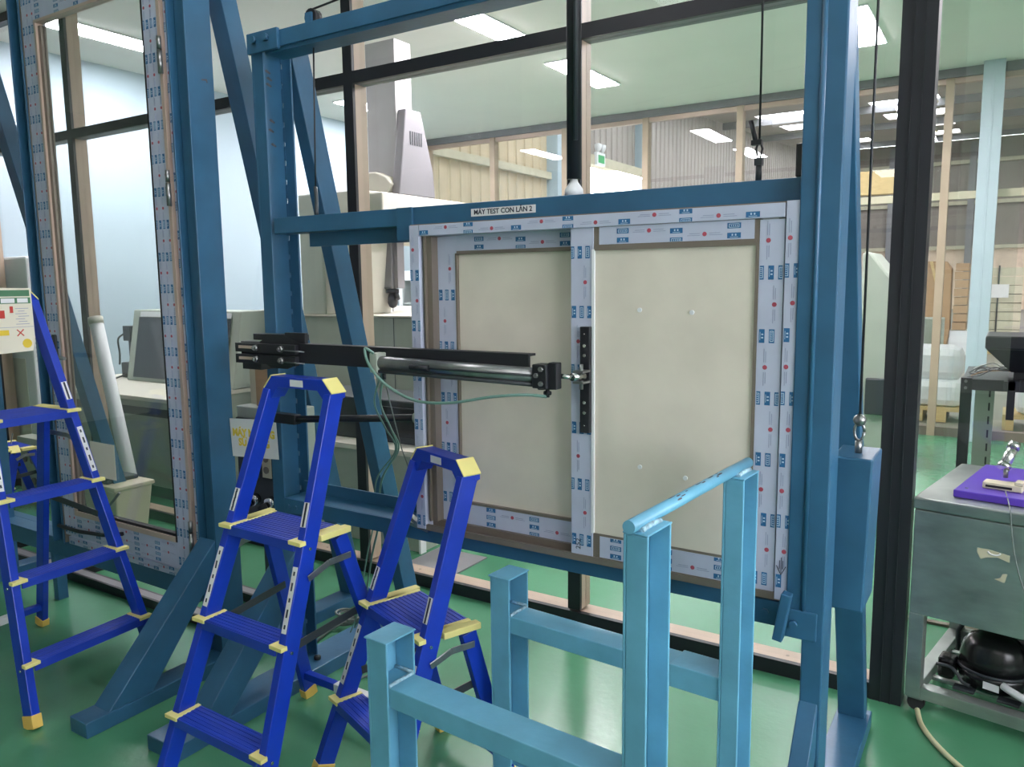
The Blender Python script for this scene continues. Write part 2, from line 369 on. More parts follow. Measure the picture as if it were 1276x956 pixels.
# --- print on the protective film
def film_print(name, parent, x0, x1, z0, z1, yf, vertical=True, pitch=.165, col=.024, size=1.0, phase=0.0, dark=False):
    mb = MB(); t = .0007; k = 0
    def rect(xa, xb, za, zb, mi, tt=t):
        xa, xb, za, zb = max(xa, x0+.001), min(xb, x1-.001), max(za, z0+.001), min(zb, z1-.001)
        if xb-xa > .001 and zb-za > .001: mb.box(xa, xb, yf-tt, yf, za, zb, mi)
    L0, L1 = (z0, z1) if vertical else (x0, x1); W0, W1 = (x0, x1) if vertical else (z0, z1)
    tl, tw = .034*size, .0135*size
    def R(l0, l1, w0, w1, mi, tt=t):
        if vertical: rect(w0, w1, l0, l1, mi, tt)
        else: rect(l0, l1, w0, w1, mi, tt)
    nC = int((W1-W0)/col)+1
    l = L0+.03+phase; j = 0
    while l < L1-.02:
        for c in range(nC+1):
            wc = W0+.010*size+c*col-(.006 if j % 2 else 0)
            if W0 < wc-tw*.2 and wc+tw*.2 < W1:
                R(l-tl/2, l+tl/2, wc-tw/2, wc+tw/2, 0)
                if (c+j) % 2 == 0:    # pair of little figures over a line
                    for s in (-.12, .12): R(l+tl*s-.0018*size, l+tl*s+.0018*size, wc-.001, wc+tw*.28, 3, t*1.5)
                    R(l-tl*.3, l+tl*.3, wc-tw*.34, wc-tw*.26, 3, t*1.5)
                else:                 # outlined word mark
                    for s in (-.36, .36): R(l+tl*s-.0008, l+tl*s+.0008, wc-tw*.3, wc+tw*.3, 3, t*1.5)
                    for s in (-.3, .3): R(l-tl*.36, l+tl*.36, wc+tw*s-.0006, wc+tw*s+.0006, 3, t*1.5)
                    for s in (-.2, -.05, .1, .24): R(l+tl*s-.0009, l+tl*s+.0009, wc-tw*.15, wc+tw*.15, 3, t*1.5)
        # red round marks with small lines of print on either side
        lm = l+pitch/2
        c0 = W0+(.35 if j % 2 else .68)*(W1-W0)
        for c in ((c0,) if (W1-W0) < .055 or not dark else (c0-.02, c0+.02)):
            if lm < L1-.03:
                cc = (c, yf, lm) if vertical else (lm, yf, c)
                if x0+.004 < cc[0] < x1-.004 and z0+.004 < cc[2] < z1-.004: mb.disc(cc, .0058*size, 'y', 10, t, 1)
                for sgn in (-1, 1):
                    R(lm+sgn*.012 if sgn > 0 else lm-.046, lm+.046 if sgn > 0 else lm-.012, c-.0035, c-.0022, 2)
                    R(lm+sgn*.012 if sgn > 0 else lm-.040, lm+.040 if sgn > 0 else lm-.012, c+.001, c+.0025, 2)
        l += pitch; j += 1
    return tag(mb.build(name, ['pblue', 'pred', 'pgrey', 'pwhite'], parent), kind='stuff')

dr = thing('glazed_door', 'tall narrow glazed door wrapped in printed film in the left rig', 'door', (-3.25, 1.92, .38))
def stile(par, name, x0, x1, z0, z1, y0, y1, vertical=True, mtl='film', **kw):
    o = MB().box(x0, x1, y0, y1, z0, z1).build(name, mtl, par, bev=.0015)
    if mtl == 'film': film_print('film_print', o, x0, x1, z0, z1, y0, vertical, **kw)
    return o
D0 = 1.912
stile(dr, 'frame_stile', -3.748, -3.738, .345, 2.93, D0, D0+.07, mtl='alu')
stile(dr, 'frame_stile', -2.752, -2.716, .36, 2.93, D0+.012, D0+.07, pitch=.11, phase=.04)
stile(dr, 'frame_rail', -3.738, -2.752, .336, .372, D0+.014, D0+.07, False, pitch=.11)
stile(dr, 'frame_rail', -3.738, -2.752, 2.88, 2.93, D0+.014, D0+.07, False, mtl='alu')
stile(dr, 'leaf_stile', -3.735, -3.636, .388, 2.87, D0, D0+.05, pitch=.125, dark=True)
stile(dr, 'leaf_stile', -2.864, -2.772, .388, 2.87, D0, D0+.05, pitch=.125, dark=True)
stile(dr, 'leaf_rail', -3.636, -2.864, .388, .495, D0, D0+.05, False, pitch=.15, dark=True)
stile(dr, 'leaf_rail', -3.636, -2.864, 2.70, 2.87, D0, D0+.05, False, pitch=.15, dark=True)
MB().box(-3.636, -3.622, D0-.004, D0+.03, .495, 2.70).build('glazing_bead', 'rose', dr)
MB().box(-2.872, -2.864, D0-.001, D0+.03, .495, 2.70).build('glazing_bead', 'gasket', dr)
MB().box(-3.622, -2.872, D0-.004, D0+.03, .495, .516).build('glazing_bead', 'rose', dr)
MB().box(-3.622, -2.872, D0-.004, D0+.03, 2.688, 2.70).build('glazing_bead', 'rose', dr)
MB().box(-3.622, -3.600, D0+.006, D0+.03, .528, 2.676).build('gasket', 'alu', dr)
MB().box(-3.622, -2.872, D0+.006, D0+.03, .516, .528).build('gasket', 'gasket', dr)
MB().box(-3.60, -2.872, D0+.015, D0+.021, .528, 2.688).build('pane', 'pane2', dr)
MB().box(-2.771, -2.753, D0-.004, D0+.02, .40, 2.87).build('hinge_strip', 'rose', dr)
for z in (.47, 1.86, 2.35): MB().tube([(-2.756, D0-.010, z), (-2.756, D0-.010, z+.085)], .010, 10).tube([(-2.756, D0-.010, z+.09), (-2.756, D0-.010, z+.135)], .009, 10).build('hinge', 'steel', dr)
# lever handle and lock plate on the leaf
MB().box(-3.70, -3.665, D0-.009, D0, 1.12, 1.34).build('lock_plate', 'dark', dr, bev=.002)
hd = MB().tube([(-3.682, D0, 1.24), (-3.682, D0-.045, 1.24)], .010, 10)
hd.tube([(-3.682, D0-.045, 1.24), (-3.60, D0-.05, 1.243), (-3.53, D0-.045, 1.24)], [.012, .011, .008], 10)
hd.build('lever_handle', 'steel', dr)
MB().box(-3.49, -3.30, D0+.0135, D0+.0148, .70, .86).build('paper_sheet', 'paper', dr)
st_ = thing('tie_strap', 'black strap tied around the lower left of the glazed door', 'strap', (-3.7, 1.9, .4))
MB().tube([(-3.76, 1.895, .43), (-3.6, 1.900, .425), (-3.4, 1.902, .44), (-3.25, 1.905, .47)], .009, 8).build('strap_band', 'black', st_)

# ================================================================== ROLLER TEST RIG (centre)
r2 = thing('roller_test_rig', 'teal steel test rig in the centre holding the sliding window', 'test rig', (-1.35, 2.05, 0))
lp = MB()
lp.box(-2.365, -2.357, 2.0, 2.134, .055, 2.44).box(-2.357, -2.303, 2.0, 2.008, .055, 2.44)
lp.box(-2.349, -2.303, 2.126, 2.134, .055, 2.44)
for k in range(34):    # row of slots along the inner corner of the rear flange
    z = .055+k*.0702; lp.box(-2.357, -2.349, 2.126, 2.134, z, min(2.44, z+.052))
lp.build('post', 'teal', r2, bev=.0015)
c = MB().box(-2.368, -2.21, 1.985, 1.999, 2.375, 2.445).build('top_bracket', 'teal', r2, bev=.002)
for x in (-2.325, -2.262): MB().tube([(x, 1.985, 2.418), (x, 1.972, 2.418)], .013, 6).build('bolt', 'teal', c)
MB().box(-2.302, -.425, 2.0, 2.01, 2.385, 2.44).box(-2.302, -.425, 2.01, 2.10, 2.372, 2.385).box(-2.302, -.425, 2.09, 2.10, 2.385, 2.44).build('top_beam', 'teal', r2, bev=.0015)
# right post, with a rounded ridge on its face
MB().box(-.388, -.336, 1.952, 2.055, .056, 2.75).build('post', 'teal', r2, bev=.004)
MB().box(-.428, -.389, 1.952, 2.02, .69, 2.75).build('guide_channel', 'teal', r2, bev=.003)
MB().tube([(-.387, 1.952, .70), (-.387, 1.952, 2.75)], .0065, 8).build('weld_ridge', 'teal', r2)
for z, dy in ((2.334, .0), (2.31, .006), (2.288, .002), (2.16, .01), (2.125, .004), (2.074, .012)):
    MB().prism([(2.052+dy, z), (2.062+dy, z+.006), (2.080+dy, z-.004), (2.076+dy, z-.009), (2.060+dy, z-.005)], 'x', -2.357, -2.3565).build('scuff_mark', 'chip', r2)
# middle beam with the name plate
MB().box(-2.282, -.43, 1.995, 2.07, 1.738, 1.795).build('middle_beam', 'teal', r2, bev=.002)
MB().box(-2.16, -1.692, 2.05, 2.068, 1.69, 1.738).build('beam_stiffener', 'teal', r2)
MB().box(-1.692, -1.628, 1.985, 1.995, 1.69, 1.795).build('joint_plate', 'teal', r2, bev=.001)
MB().box(-1.636, -1.618, 1.99, 2.075, .74, 1.738).build('window_jamb', 'teal', r2, bev=.001)
pl = MB().box(-1.402, -1.174, 1.9935, 1.995, 1.753, 1.776).build('name_plate', 'sticker', r2)
text('MÁY TEST CON LĂN 2', .0205, face_front(-1.288, 1.9930, 1.7645), 'lettering', 'ink', pl, bold=.0004)
# lower beam: front face, shelf and upstand
MB().box(-2.30, -.43, 1.995, 2.003, .690, .745).box(-2.30, -.43, 2.003, 2.105, .737, .745).box(-2.30, -.43, 2.097, 2.105, .745, .79).build('lower_beam', 'teal', r2, bev=.0012)
for x in (-2.275, -2.235): MB().tube([(x, 1.995, .715), (x, 1.988, .715)], .008, 8).build('rivet', 'teal', r2)
# feet, braces
for x0, x1 in ((-2.37, -2.215), (-.425, -.318)):
    MB().box(x0, x1, 1.42 if x0 < -1 else 1.50, 2.83, 0, .055).build('foot', 'teal', r2, bev=.003)
    MB().prism([(1.50, .055), (1.64, .055), (1.97, .40), (1.97, .56)] if x0 < -1 else [(1.60, .055), (1.74, .055), (1.952, .36), (1.952, .50)], 'x', x0+.06 if x0 < -1 else x0+.036, x1-.004 if x0 < -1 else x0+.082).build('front_brace', 'teal', r2, bev=.003)
MB().bar((-2.33, 2.17, 2.43), (-2.33, 2.745, .056), .06, .09, (0,1,.2)).build('rear_brace', 'teal', r2, bev=.003)
MB().bar((-.385, 2.03, 2.30), (-.375, 2.79, .056), .085, .06, (0,1,.3)).build('rear_brace', 'teal', r2, bev=.003)
# clamp plate and toggle under the right corner of the window
cp = MB().box(-.525, -.440, 1.968, 1.995, .672, .738).box(-.440, -.352, 1.943, 1.952, .662, .735).build('clamp_plate', 'teal', r2, bev=.002)
for x, y_, z in ((-.482, 1.968, .705), (-.405, 1.943, .70)): MB().tube([(x, y_, z), (x, y_-.013, z)], .010, 6).build('bolt', 'teal', cp)
MB().bar((-.418, 1.918, .785), (-.437, 1.918, .662), .024, .03, (0,1,0)).build('toggle_lever', 'teal', r2, bev=.003)
MB().bar((-1.62, 1.975, .755), (-1.70, 1.972, .80), .012, .022, (0,1,0)).bar((-1.58, 1.975, .74), (-1.72, 1.975, .765), .012, .02, (0,1,0)).build('corner_strut', 'steel', r2)
# pulley and lift cable on the top beam
pu = MB().tube([(-2.09, 2.03, 2.468), (-2.09, 2.06, 2.468)], .028, 14).build('pulley', 'black', r2)
MB().box(-2.105, -2.075, 2.02, 2.028, 2.44, 2.48).build('pulley_bracket', 'teal', r2)
lc = thing('lift_cable', 'thin steel lift cable hanging from the pulley down the left post', 'cable', (-2.12, 2.1, 1.9))
MB().tube([(-.45, 2.045, 2.62), (-2.09, 2.045, 2.497)], .0035, 6).build('cable_run', 'dcable', lc)
q = MB().tube([(-2.10, 2.05, 2.372), (-2.12, 2.05, 1.86)], .003, 6).build('cable_drop', 'dcable', lc)
MB().tube([(-2.12, 2.05, 1.90), (-2.112, 2.045, 1.87), (-2.122, 2.055, 1.84), (-2.113, 2.045, 1.81), (-2.12, 2.05, 1.797)], .007, 6).build('chain_end', 'dark', q)
rc = thing('counterweight_cable', 'thin cable with hook and clamp down to the middle beam, right of the hanging tube', 'cable', (-.545, 2.03, 1.8))
MB().tube([(-.551, 2.03, 2.75), (-.547, 2.03, 1.90)], .0028, 6).build('cable_drop', 'dcable', rc)
MB().tube([(-.547, 2.03, 1.90), (-.555, 2.03, 1.875), (-.547, 2.03, 1.845), (-.539, 2.03, 1.875), (-.547, 2.03, 1.90)], .003, 6).build('loop', 'dcable', rc)
MB().box(-.556, -.538, 2.02, 2.04, 1.835, 1.852).tube([(-.547, 2.03, 1.835), (-.547, 2.03, 1.796)], .008, 8).build('turnbuckle', 'dark', rc)
MB().box(-.566, -.54, 2.022, 2.038, 1.885, 1.897).tube([(-.555, 2.03, 1.89), (-.570, 2.03, 1.945)], .006, 8).build('cable_clamp', 'black', rc)
MB().box(-.452, -.434, 2.0, 2.03, 1.797, 1.875).build('stop_block', 'black', r2, bev=.003)
# hanging tube in front of the centre mullion
ht = thing('hanging_tube', 'black hanging lift cylinder with white tip above the middle beam', 'cylinder', (-1.075, 2.05, 1.8))
MB().tube([(-1.078, 2.05, 1.845), (-1.078, 2.05, 3.2)], .021, 16).build('tube_body', 'black', ht)
MB().tube([(-1.062, 2.03, 1.95), (-1.062, 2.03, 3.2)], .007, 8).build('guide_rod', 'dark', ht)
MB().lathe([(.028, 0), (.026, .02), (.012, .04), (.010, .05)], (-1.078, 2.05, 1.797), 14).build('tip', 'plastic', ht)
# hanging counterweight
cw = thing('counterweight', 'teal steel counterweight box hanging on a cable right of the rig', 'counterweight', (-.31, 2.2, .69))
MB().prism([(-.384, .690), (-.272, .690), (-.264, 1.098), (-.364, 1.098)], 'y', 2.115, 2.285).build('weight_body', 'teal', cw, bev=.005)
MB().tube([(-.31, 2.19, 1.098), (-.31, 2.19, 1.13)], .009, 8).build('eye_stem', 'steel', cw)
MB().tube([(-.31+.012*math.cos(a), 2.19, 1.155+.024*math.sin(a)) for a in [k*PI/6 for k in range(13)]], .004, 6).build('shackle', 'steel', cw)
MB().lathe([(.005, -.016), (.014, -.009), (.017, 0), (.014, .009), (.005, .016)], (-.31, 2.19, 1.185), 10).build('clamp_ball', 'steel', cw)
MB().tube([(-.31, 2.19, 1.19), (-.313, 2.19, 2.9)], .0035, 6).build('hanging_cable', 'dcable', cw)

# ---------------------------------------------------- sliding window in the centre rig
sw = thing('sliding_window', 'two-leaf sliding window with cream panels and printed protective film', 'window', (-1.02, 1.98, .745))
A = 1.957
stile(sw, 'frame_head', -1.578, -.462, 1.700, 1.734, A, A+.09, False, pitch=.17, phase=-.01)
MB().box(-1.617, -.424, A+.006, 1.994, 1.734, 1.7375).build('frame_cap', 'alu', sw)
stile(sw, 'frame_jamb', -1.617, -1.580, .748, 1.734, A, A+.09, pitch=.16)
stile(sw, 'frame_jamb', -.459, -.428, .748, 1.738, A, A+.09, pitch=.155, phase=.02)
MB().box(-1.580, -1.545, A+.02, A+.085, .775, 1.700).box(-1.570, -1.565, A+.01, A+.02, .775, 1.70).build('jamb_track', 'alu', sw)
MB().box(-.480, -.460, A+.02, A+.085, .775, 1.700).build('jamb_track', 'alu', sw)
# sill with two running grooves
MB().box(-1.617, -.424, A+.002, A+.09, .745, .752).box(-1.60, -.44, A+.002, A+.012, .752, .764).box(-1.60, -.44, A+.04, A+.05, .752, .775).box(-1.60, -.44, A+.08, A+.09, .752, .79).build('sill_track', 'alu', sw)
sL = MB().box(-1.546, -1.472, A+.052, A+.078, .775, 1.698).build('left_leaf_stile', 'film', sw, bev=.001)
film_print('film_print', sL, -1.546, -1.476, .775, 1.698, A+.052, True, pitch=.165, phase=.05)
sT = MB().box(-1.472, -1.03, A+.052, A+.078, 1.645, 1.70).build('left_leaf_rail', 'film', sw); film_print('film_print', sT, -1.465, -1.06, 1.652, 1.70, A+.052, False, pitch=.15, phase=.05)
sB = MB().box(-1.472, -1.03, A+.052, A+.078, .775, .845).build('left_leaf_rail', 'film', sw); film_print('film_print', sB, -1.465, -1.06, .775, .842, A+.052, False, pitch=.16, phase=.08)
MB().box(-1.472, -1.03, A+.062, A+.07, .845, 1.645).build('left_panel', 'cream', sw)
MB().box(-1.476, -1.470, A+.050, A+.066, .845, 1.645).box(-1.47, -1.05, A+.050, A+.066, .841, .849).box(-1.47, -1.05, A+.05, A+.066, 1.641, 1.652).build('glazing_bead', 'alu', sw)
sM = MB().box(-1.042, -.972, A+.006, A+.036, .758, 1.700).build('meeting_stile', 'film', sw, bev=.001)
film_print('film_print', sM, -1.042, -.976, .758, 1.690, A+.006, True, pitch=.165, phase=.02)
sR = MB().box(-.522, -.462, A+.006, A+.036, .764, 1.697).build('right_leaf_stile', 'film', sw, bev=.001)
film_print('film_print', sR, -.520, -.464, .764, 1.695, A+.006, True, pitch=.155, phase=.0)
sT = MB().box(-.972, -.522, A+.008, A+.036, 1.640, 1.700).build('right_leaf_rail', 'alu', sw)
t2 = MB().box(-.955, -.535, A+.0065, A+.008, 1.652, 1.699).build('film_strip', 'film', sw); film_print('film_print', t2, -.955, -.535, 1.652, 1.699, A+.0065, False, pitch=.15, phase=.04)
sB = MB().box(-.972, -.522, A+.008, A+.036, .764, .835).build('right_leaf_rail', 'alu', sw)
t2 = MB().box(-.950, -.525, A+.0065, A+.008, .766, .828).build('film_strip', 'film', sw); film_print('film_print', t2, -.95, -.525, .766, .828, A+.0065, False, pitch=.15, phase=.02)
rpn = MB().box(-.972, -.524, A+.010, A+.02, .835, 1.640)
rpn.build('right_panel', 'cream', sw)
MB().box(-.976, -.968, A+.003, A+.012, .835, 1.640).build('panel_edge_trim', 'plastic', sw)
MB().box(-.530, -.522, A+.004, A+.012, .835, 1.644).box(-.968, -.53, A+.004, A+.012, 1.636, 1.650).build('glazing_bead', 'alu', sw)
for x, z in ((-.835, 1.475), (-.69, 1.470), (-.83, 1.045), (-.70, 1.03)):
    MB().tube([(x, A+.012, z), (x, A+.006, z)], .0062, 10).build('lit_hole_dot', 'plastic', sw)  # white colour stands in for light showing through the holes
pk = MB().box(-1.005, -.975, A-.012, A+.006, 1.128, 1.428).build('pull_plate', 'black', sw, bev=.002)
for z in (1.408, 1.375, 1.348, 1.215, 1.186, 1.15): MB().tube([(-.990, A-.012, z), (-.990, A-.015, z)], .005 if z not in (1.408, 1.15) else .002, 10).build('screw', 'chrome', pk)
# pen marks and arrow on the film
ar = MB()
for dx, z0, z1 in ((0, .82, .86), (-.004, .83, .852), (.004, .83, .852)): ar.bar((-.4435+dx, A-.001, z0), (-.4435+dx, A-.001, z1), .0015, .0008, (0,1,0))
ar.bar((-.4435, A-.001, .815), (-.455, A-.001, .838), .0018, .0008, (0,1,0)).bar((-.4435, A-.001, .815), (-.432, A-.001, .838), .0018, .0008, (0,1,0))
ar.build('pen_arrow', 'ink', sw)
text('252', .022, Matrix.Translation((-1.018, A+.0052, .795)) @ Matrix.Rotation(-PI/2, 4, 'Y') @ Matrix.Rotation(PI/2, 4, 'X'), 'pen_number', 'ink', sw)

# ---------------------------------------------------- pneumatic drive arm
pa = thing('pneumatic_arm', 'long black horizontal pneumatic cylinder arm pushing the sliding window', 'pneumatic arm', (-1.7, 1.87, 1.28))
q = MB().box(-2.35, -1.13, 1.875, 1.885, 1.285, 1.352).box(-2.35, -1.13, 1.885, 1.915, 1.345, 1.352).box(-2.35, -1.13, 1.885, 1.915, 1.285, 1.291)
q.build('rail', 'black', pa, bev=.001)
# slotted clamp bars on the left end
for z in (1.333, 1.293):
    MB().box(-2.36, -2.05, 1.857, 1.874, z-.017, z+.015).build('clamp_bar', 'black', pa, bev=.001)
    MB().box(-2.34, -2.255, 1.8555, 1.857, z-.004, z+.006).build('slot', 'rose', pa)
    for x in (-2.245, -2.115): MB().tube([(x, 1.857, z), (x, 1.845, z)], [.012, .010], 12).tube([(x, 1.845, z), (x, 1.838, z)], .005, 8).build('bolt', 'steel', pa)
    MB().tube([(-2.10, 1.851, z-.004), (-2.0, 1.851, z-.006)], .0025, 6).build('thread_rod', 'steel', pa)
MB().prism([(-2.25, 1.352), (-2.20, 1.375), (-2.11, 1.375), (-2.04, 1.352), (-2.04, 1.285), (-2.11, 1.262), (-2.19, 1.262), (-2.25, 1.285)], 'y', 1.8745, 1.8755).build('backing_plate', 'black', pa)
MB().box(-2.13, -2.03, 1.8865, 1.90, 1.345, 1.388).box(-2.36, -2.13, 1.94, 1.999, 1.353, 1.375).build('mounting_bracket', 'black', pa, bev=.001)
MB().box(-2.36, -2.26, 1.886, 1.999, 1.25, 1.284).build('mounting_bracket', 'black', pa, bev=.001)
MB().tube([(-1.655, 1.852, 1.306), (-1.085, 1.852, 1.296)], .022, 16).build('cylinder_barrel', 'steel', pa)
MB().tube([(-1.655, 1.838, 1.281), (-1.085, 1.838, 1.272)], .006, 8).tube([(-1.50, 1.83, 1.302), (-1.085, 1.83, 1.298)], .0035, 8).build('tie_rod', 'dark', pa)
MB().tube([(-1.52, 1.829, 1.302), (-1.45, 1.829, 1.301)], .009, 10).build('reed_switch', 'black', pa)
MB().box(-1.685, -1.655, 1.828, 1.874, 1.276, 1.338).build('end_cap', 'mgreen', pa, bev=.003)
MB().box(-1.09, -1.045, 1.825, 1.874, 1.264, 1.330).prism([(-1.10, 1.30), (-1.045, 1.335), (-1.02, 1.335), (-1.02, 1.262), (-1.08, 1.258)], 'y', 1.838, 1.868).build('head_block', 'black', pa, bev=.003)
for x, z in ((-1.06, 1.318), (-1.06, 1.278), (-1.075, 1.30)): MB().tube([(x, 1.826, z), (x, 1.817, z)], .007, 6).build('bolt', 'steel', pa)
MB().tube([(-1.645, 1.85, 1.276), (-1.645, 1.85, 1.255)], .006, 8).tube([(-1.055, 1.85, 1.262), (-1.055, 1.85, 1.238)], .006, 8).tube([(-1.065, 1.85, 1.25), (-1.045, 1.85, 1.25)], .006, 8).build('air_fitting', 'black', pa)
MB().tube([(-1.02, 1.865, 1.297), (-.998, 1.885, 1.293)], .007, 10).tube([(-.998, 1.885, 1.293), (-.985, 1.93, 1.292)], .011, 10).build('piston_rod', 'chrome', pa)
MB().box(-1.004, -.972, 1.90, 1.944, 1.303, 1.309).box(-1.004, -.972, 1.90, 1.944, 1.273, 1.279).tube([(-.990, 1.925, 1.255), (-.990, 1.925, 1.325)], .006, 8).build('clevis', 'steel', pa)
# second, thinner arm below
pb = thing('stop_arm', 'thin black stop rod below the pneumatic arm', 'rod', (-2.0, 2.0, 1.05))
MB().box(-2.303, -2.19, 1.965, 1.999, 1.042, 1.078).build('rod_clamp', 'black', pb, bev=.002)
MB().tube([(-2.21, 1.98, 1.06), (-1.70, 2.06, 1.095)], .013, 12).build('rod', 'black', pb)
MB().tube([(-1.70, 2.06, 1.095), (-1.675, 2.064, 1.097)], .018, 10).build('rubber_tip', 'mgreen', pb)
MB().tube([(-1.685, 2.062, 1.115), (-1.685, 2.062, 1.135)], .006, 8).build('thumb_screw', 'black', pb)

hz = thing('air_hose', 'green air hose looping below the pneumatic arm', 'hose', (-1.4, 1.83, 1.2))
def bez(pts, n=10):
    out = []; P = [Vector(p) for p in pts]
    for i in range(len(P)-1):
        p0 = P[max(i-1,0)]; p1 = P[i]; p2 = P[i+1]; p3 = P[min(i+2,len(P)-1)]
        for k in range(n):
            t = k/n; out.append(.5*((2*p1)+(p2-p0)*t+(2*p0-5*p1+4*p2-p3)*t*t+(3*p1-p0-3*p2+p3)*t**3))
    return out+[P[-1]]
MB().tube(bez([(-1.66, 1.822, 1.338), (-1.69, 1.815, 1.352), (-1.67, 1.812, 1.30), (-1.60, 1.81, 1.243), (-1.49, 1.81, 1.204), (-1.36, 1.81, 1.206), (-1.22, 1.815, 1.232), (-1.12, 1.83, 1.243), (-1.056, 1.848, 1.240)]), .0045, 8).build('hose_line', 'hose', hz)
h2 = thing('hanging_hoses', 'bundle of green hoses hanging behind the pneumatic arm to the floor', 'hose', (-1.9, 2.2, .06))
for k, (dx, dy) in enumerate(((0, 0), (.016, .01), (.035, -.01))):
    MB().tube(bez([(-1.66+dx*.3, 1.86, 1.28), (-1.735+dx, 1.90+dy, 1.17), (-1.80+dx, 2.02+dy, 1.06), (-1.86+dx*(.4 if k else 1.5), 2.14+dy, .95), (-2.03+dx, 2.22+dy, .80), (-2.08+dx, 2.25+dy, .61), (-2.13+dx, 2.26+dy, .47), (-2.20+dx, 2.27+dy, .22), (-2.26+dx, 2.28+dy, .10+.02*k)]), .0032, 7).build('hose_line', 'hose', h2)
q = MB().tube(bez([(-1.665, 1.87, 1.26), (-1.70, 1.95, 1.12), (-1.73, 2.02, 1.0), (-1.72, 2.04, .93), (-1.70, 2.05, .86)]), .0022, 6).build('sensor_wire', 'cable', h2)
MB().box(-1.707, -1.693, 2.043, 2.055, .825, .865).build('wire_tag', 'mgrey', q)
cc = thing('cable_coil', 'small coil of grey cable on the floor behind the middle ladder', 'cable', (-2.48, 2.5, 0))
pts = []
for k in range(64):
    a = k*2*PI/16; r = .055+.012*math.sin(k*.7); pts.append((-2.485+r*math.cos(a), 2.50+r*math.sin(a)*.9, .008+.012*(k/16)))
pts += [(-2.5, 2.40, .008), (-2.46, 2.25, .008)]
MB().tube(pts, .006, 6).build('coil', 'cable', cc)
tag(MB().tube(bez([(-2.205, 2.02, .006), (-2.14, 2.06, .006), (-2.06, 2.20, .006), (-2.02, 2.40, .006), (-2.15, 2.60, .006)]), .0045, 6).build('extension_cord', 'cable'), 'thin grey cord lying on the green floor right of the centre rig foot', 'cord')

# ---------------------------------------------------- warning paper, control cabinet, carton
sg = thing('warning_sign', 'white paper sign with yellow lettering hung between the two rigs', 'sign', (-2.45, 1.985, .87))
ps = MB().prism([(-2.590, 1.030), (-2.322, 1.044), (-2.315, .893), (-2.582, .878)], 'y', 1.992, 1.994).build('sheet', 'sticker', sg)
text('MÁY NGƯNG\nSỬ DỤNG', .040, face_front(-2.452, 1.9915, .961, -.035), 'lettering', 'signy', ps, bold=.0022)
cb = thing('control_cabinet', 'grey green control cabinet with switches behind the warning sign', 'cabinet', (-2.7, 2.3, .06))
MB().box(-2.90, -2.575, 2.27, 2.43, .47, 1.02).build('cabinet_body', 'mgreen', cb, bev=.004)
fpn = MB().box(-2.89, -2.585, 2.255, 2.27, .50, .97).build('front_panel', 'dark', cb, bev=.002)
for x in (-2.79, -2.685):
    s_ = MB().box(x-.042, x+.042, 2.245, 2.255, .71, .85).build('socket', 'black', cb, bev=.003)
    MB().box(x-.028, x+.028, 2.241, 2.245, .72, .84).build('socket_face', 'bucket', s_)
    for z in (.755, .805): MB().tube([(x, 2.241, z), (x, 2.236, z)], .016, 12).build('contact', 'alu', s_)
for x in (-2.77, -2.67):
    MB().tube([(x, 2.255, .615), (x, 2.225, .61)], .024, 12).build('knob', 'chrome', fpn); MB().tube([(x-.01, 2.23, .60), (x-.035, 2.205, .585)], .016, 10).build('knob', 'black', fpn)
MB().tube([(-2.85, 2.255, .93), (-2.85, 2.235, .93)], .028, 14).build('knob', 'black', fpn)
MB().box(-2.74, -2.60, 2.235, 2.255, .885, .935).build('switch_bar', 'mgreen', fpn)
MB().box(-2.86, -2.80, 2.35, 2.41, 0, .47).build('stand_leg', 'dark', cb)
cbx = thing('carton', 'brown cardboard carton on top of the control cabinet', 'box', (-2.72, 2.4, 1.02))
MB().box(-2.80, -2.60, 2.30, 2.39, 1.021, 1.215).build('carton_body', 'card', cbx, bev=.003)
MB().box(-2.80, -2.60, 2.30, 2.343, 1.216, 1.22).build('flap', 'card', cbx); MB().box(-2.80, -2.60, 2.347, 2.39, 1.216, 1.22).build('flap', 'card', cbx)
pn = thing('board_offcut', 'cream narrow board standing beside the carton', 'board', (-2.87, 2.36, 1.02))
MB().box(-2.885, -2.845, 2.34, 2.36, 1.021, 1.21).build('board', 'bucket', pn, bev=.002); MB().box(-2.885, -2.845, 2.338, 2.34, 1.195, 1.21).build('edge_tape', 'sticker', pn)

pkk = thing('rubber_puck', 'small black rubber puck lying on the left foot of the centre rig', 'puck', (-2.27, 2.10, .055))
MB().lathe([(.012, 0), (.014, .003), (.014, .012), (.010, .015)], (-2.27, 2.10, .0555), 14).build('puck_body', 'gasket', pkk); MB().tube([(-2.27, 2.10, .070), (-2.27, 2.10, .073)], .004, 8).build('center_pin', 'dark', pkk)
sb_ = thing('socket_box', 'grey green socket box standing behind the small distant ladder', 'box', (-6.0, 2.93, 0))
MB().box(-6.20, -5.78, 2.88, 2.99, 0, .46).build('box_body', 'mgreen', sb_, bev=.005)
for i_ in range(2):
    for k in range(3): MB().tube([(-6.10+k*.11, 2.88, .14+i_*.16), (-6.10+k*.11, 2.868, .14+i_*.16)], .028, 12).build('socket', 'alu', sb_)

# ================================================================== LIGHT BLUE FRAME
FY = -.0686
lf = thing('sash_stand', 'light blue welded steel stand with a round bar on top in the foreground', 'stand', (-1.2613, 1.3157, 0), FY)
def L(mb, name, m='sky', par=lf, bev=.0025): return mb.build(name, m, par, bev=bev, local=True)
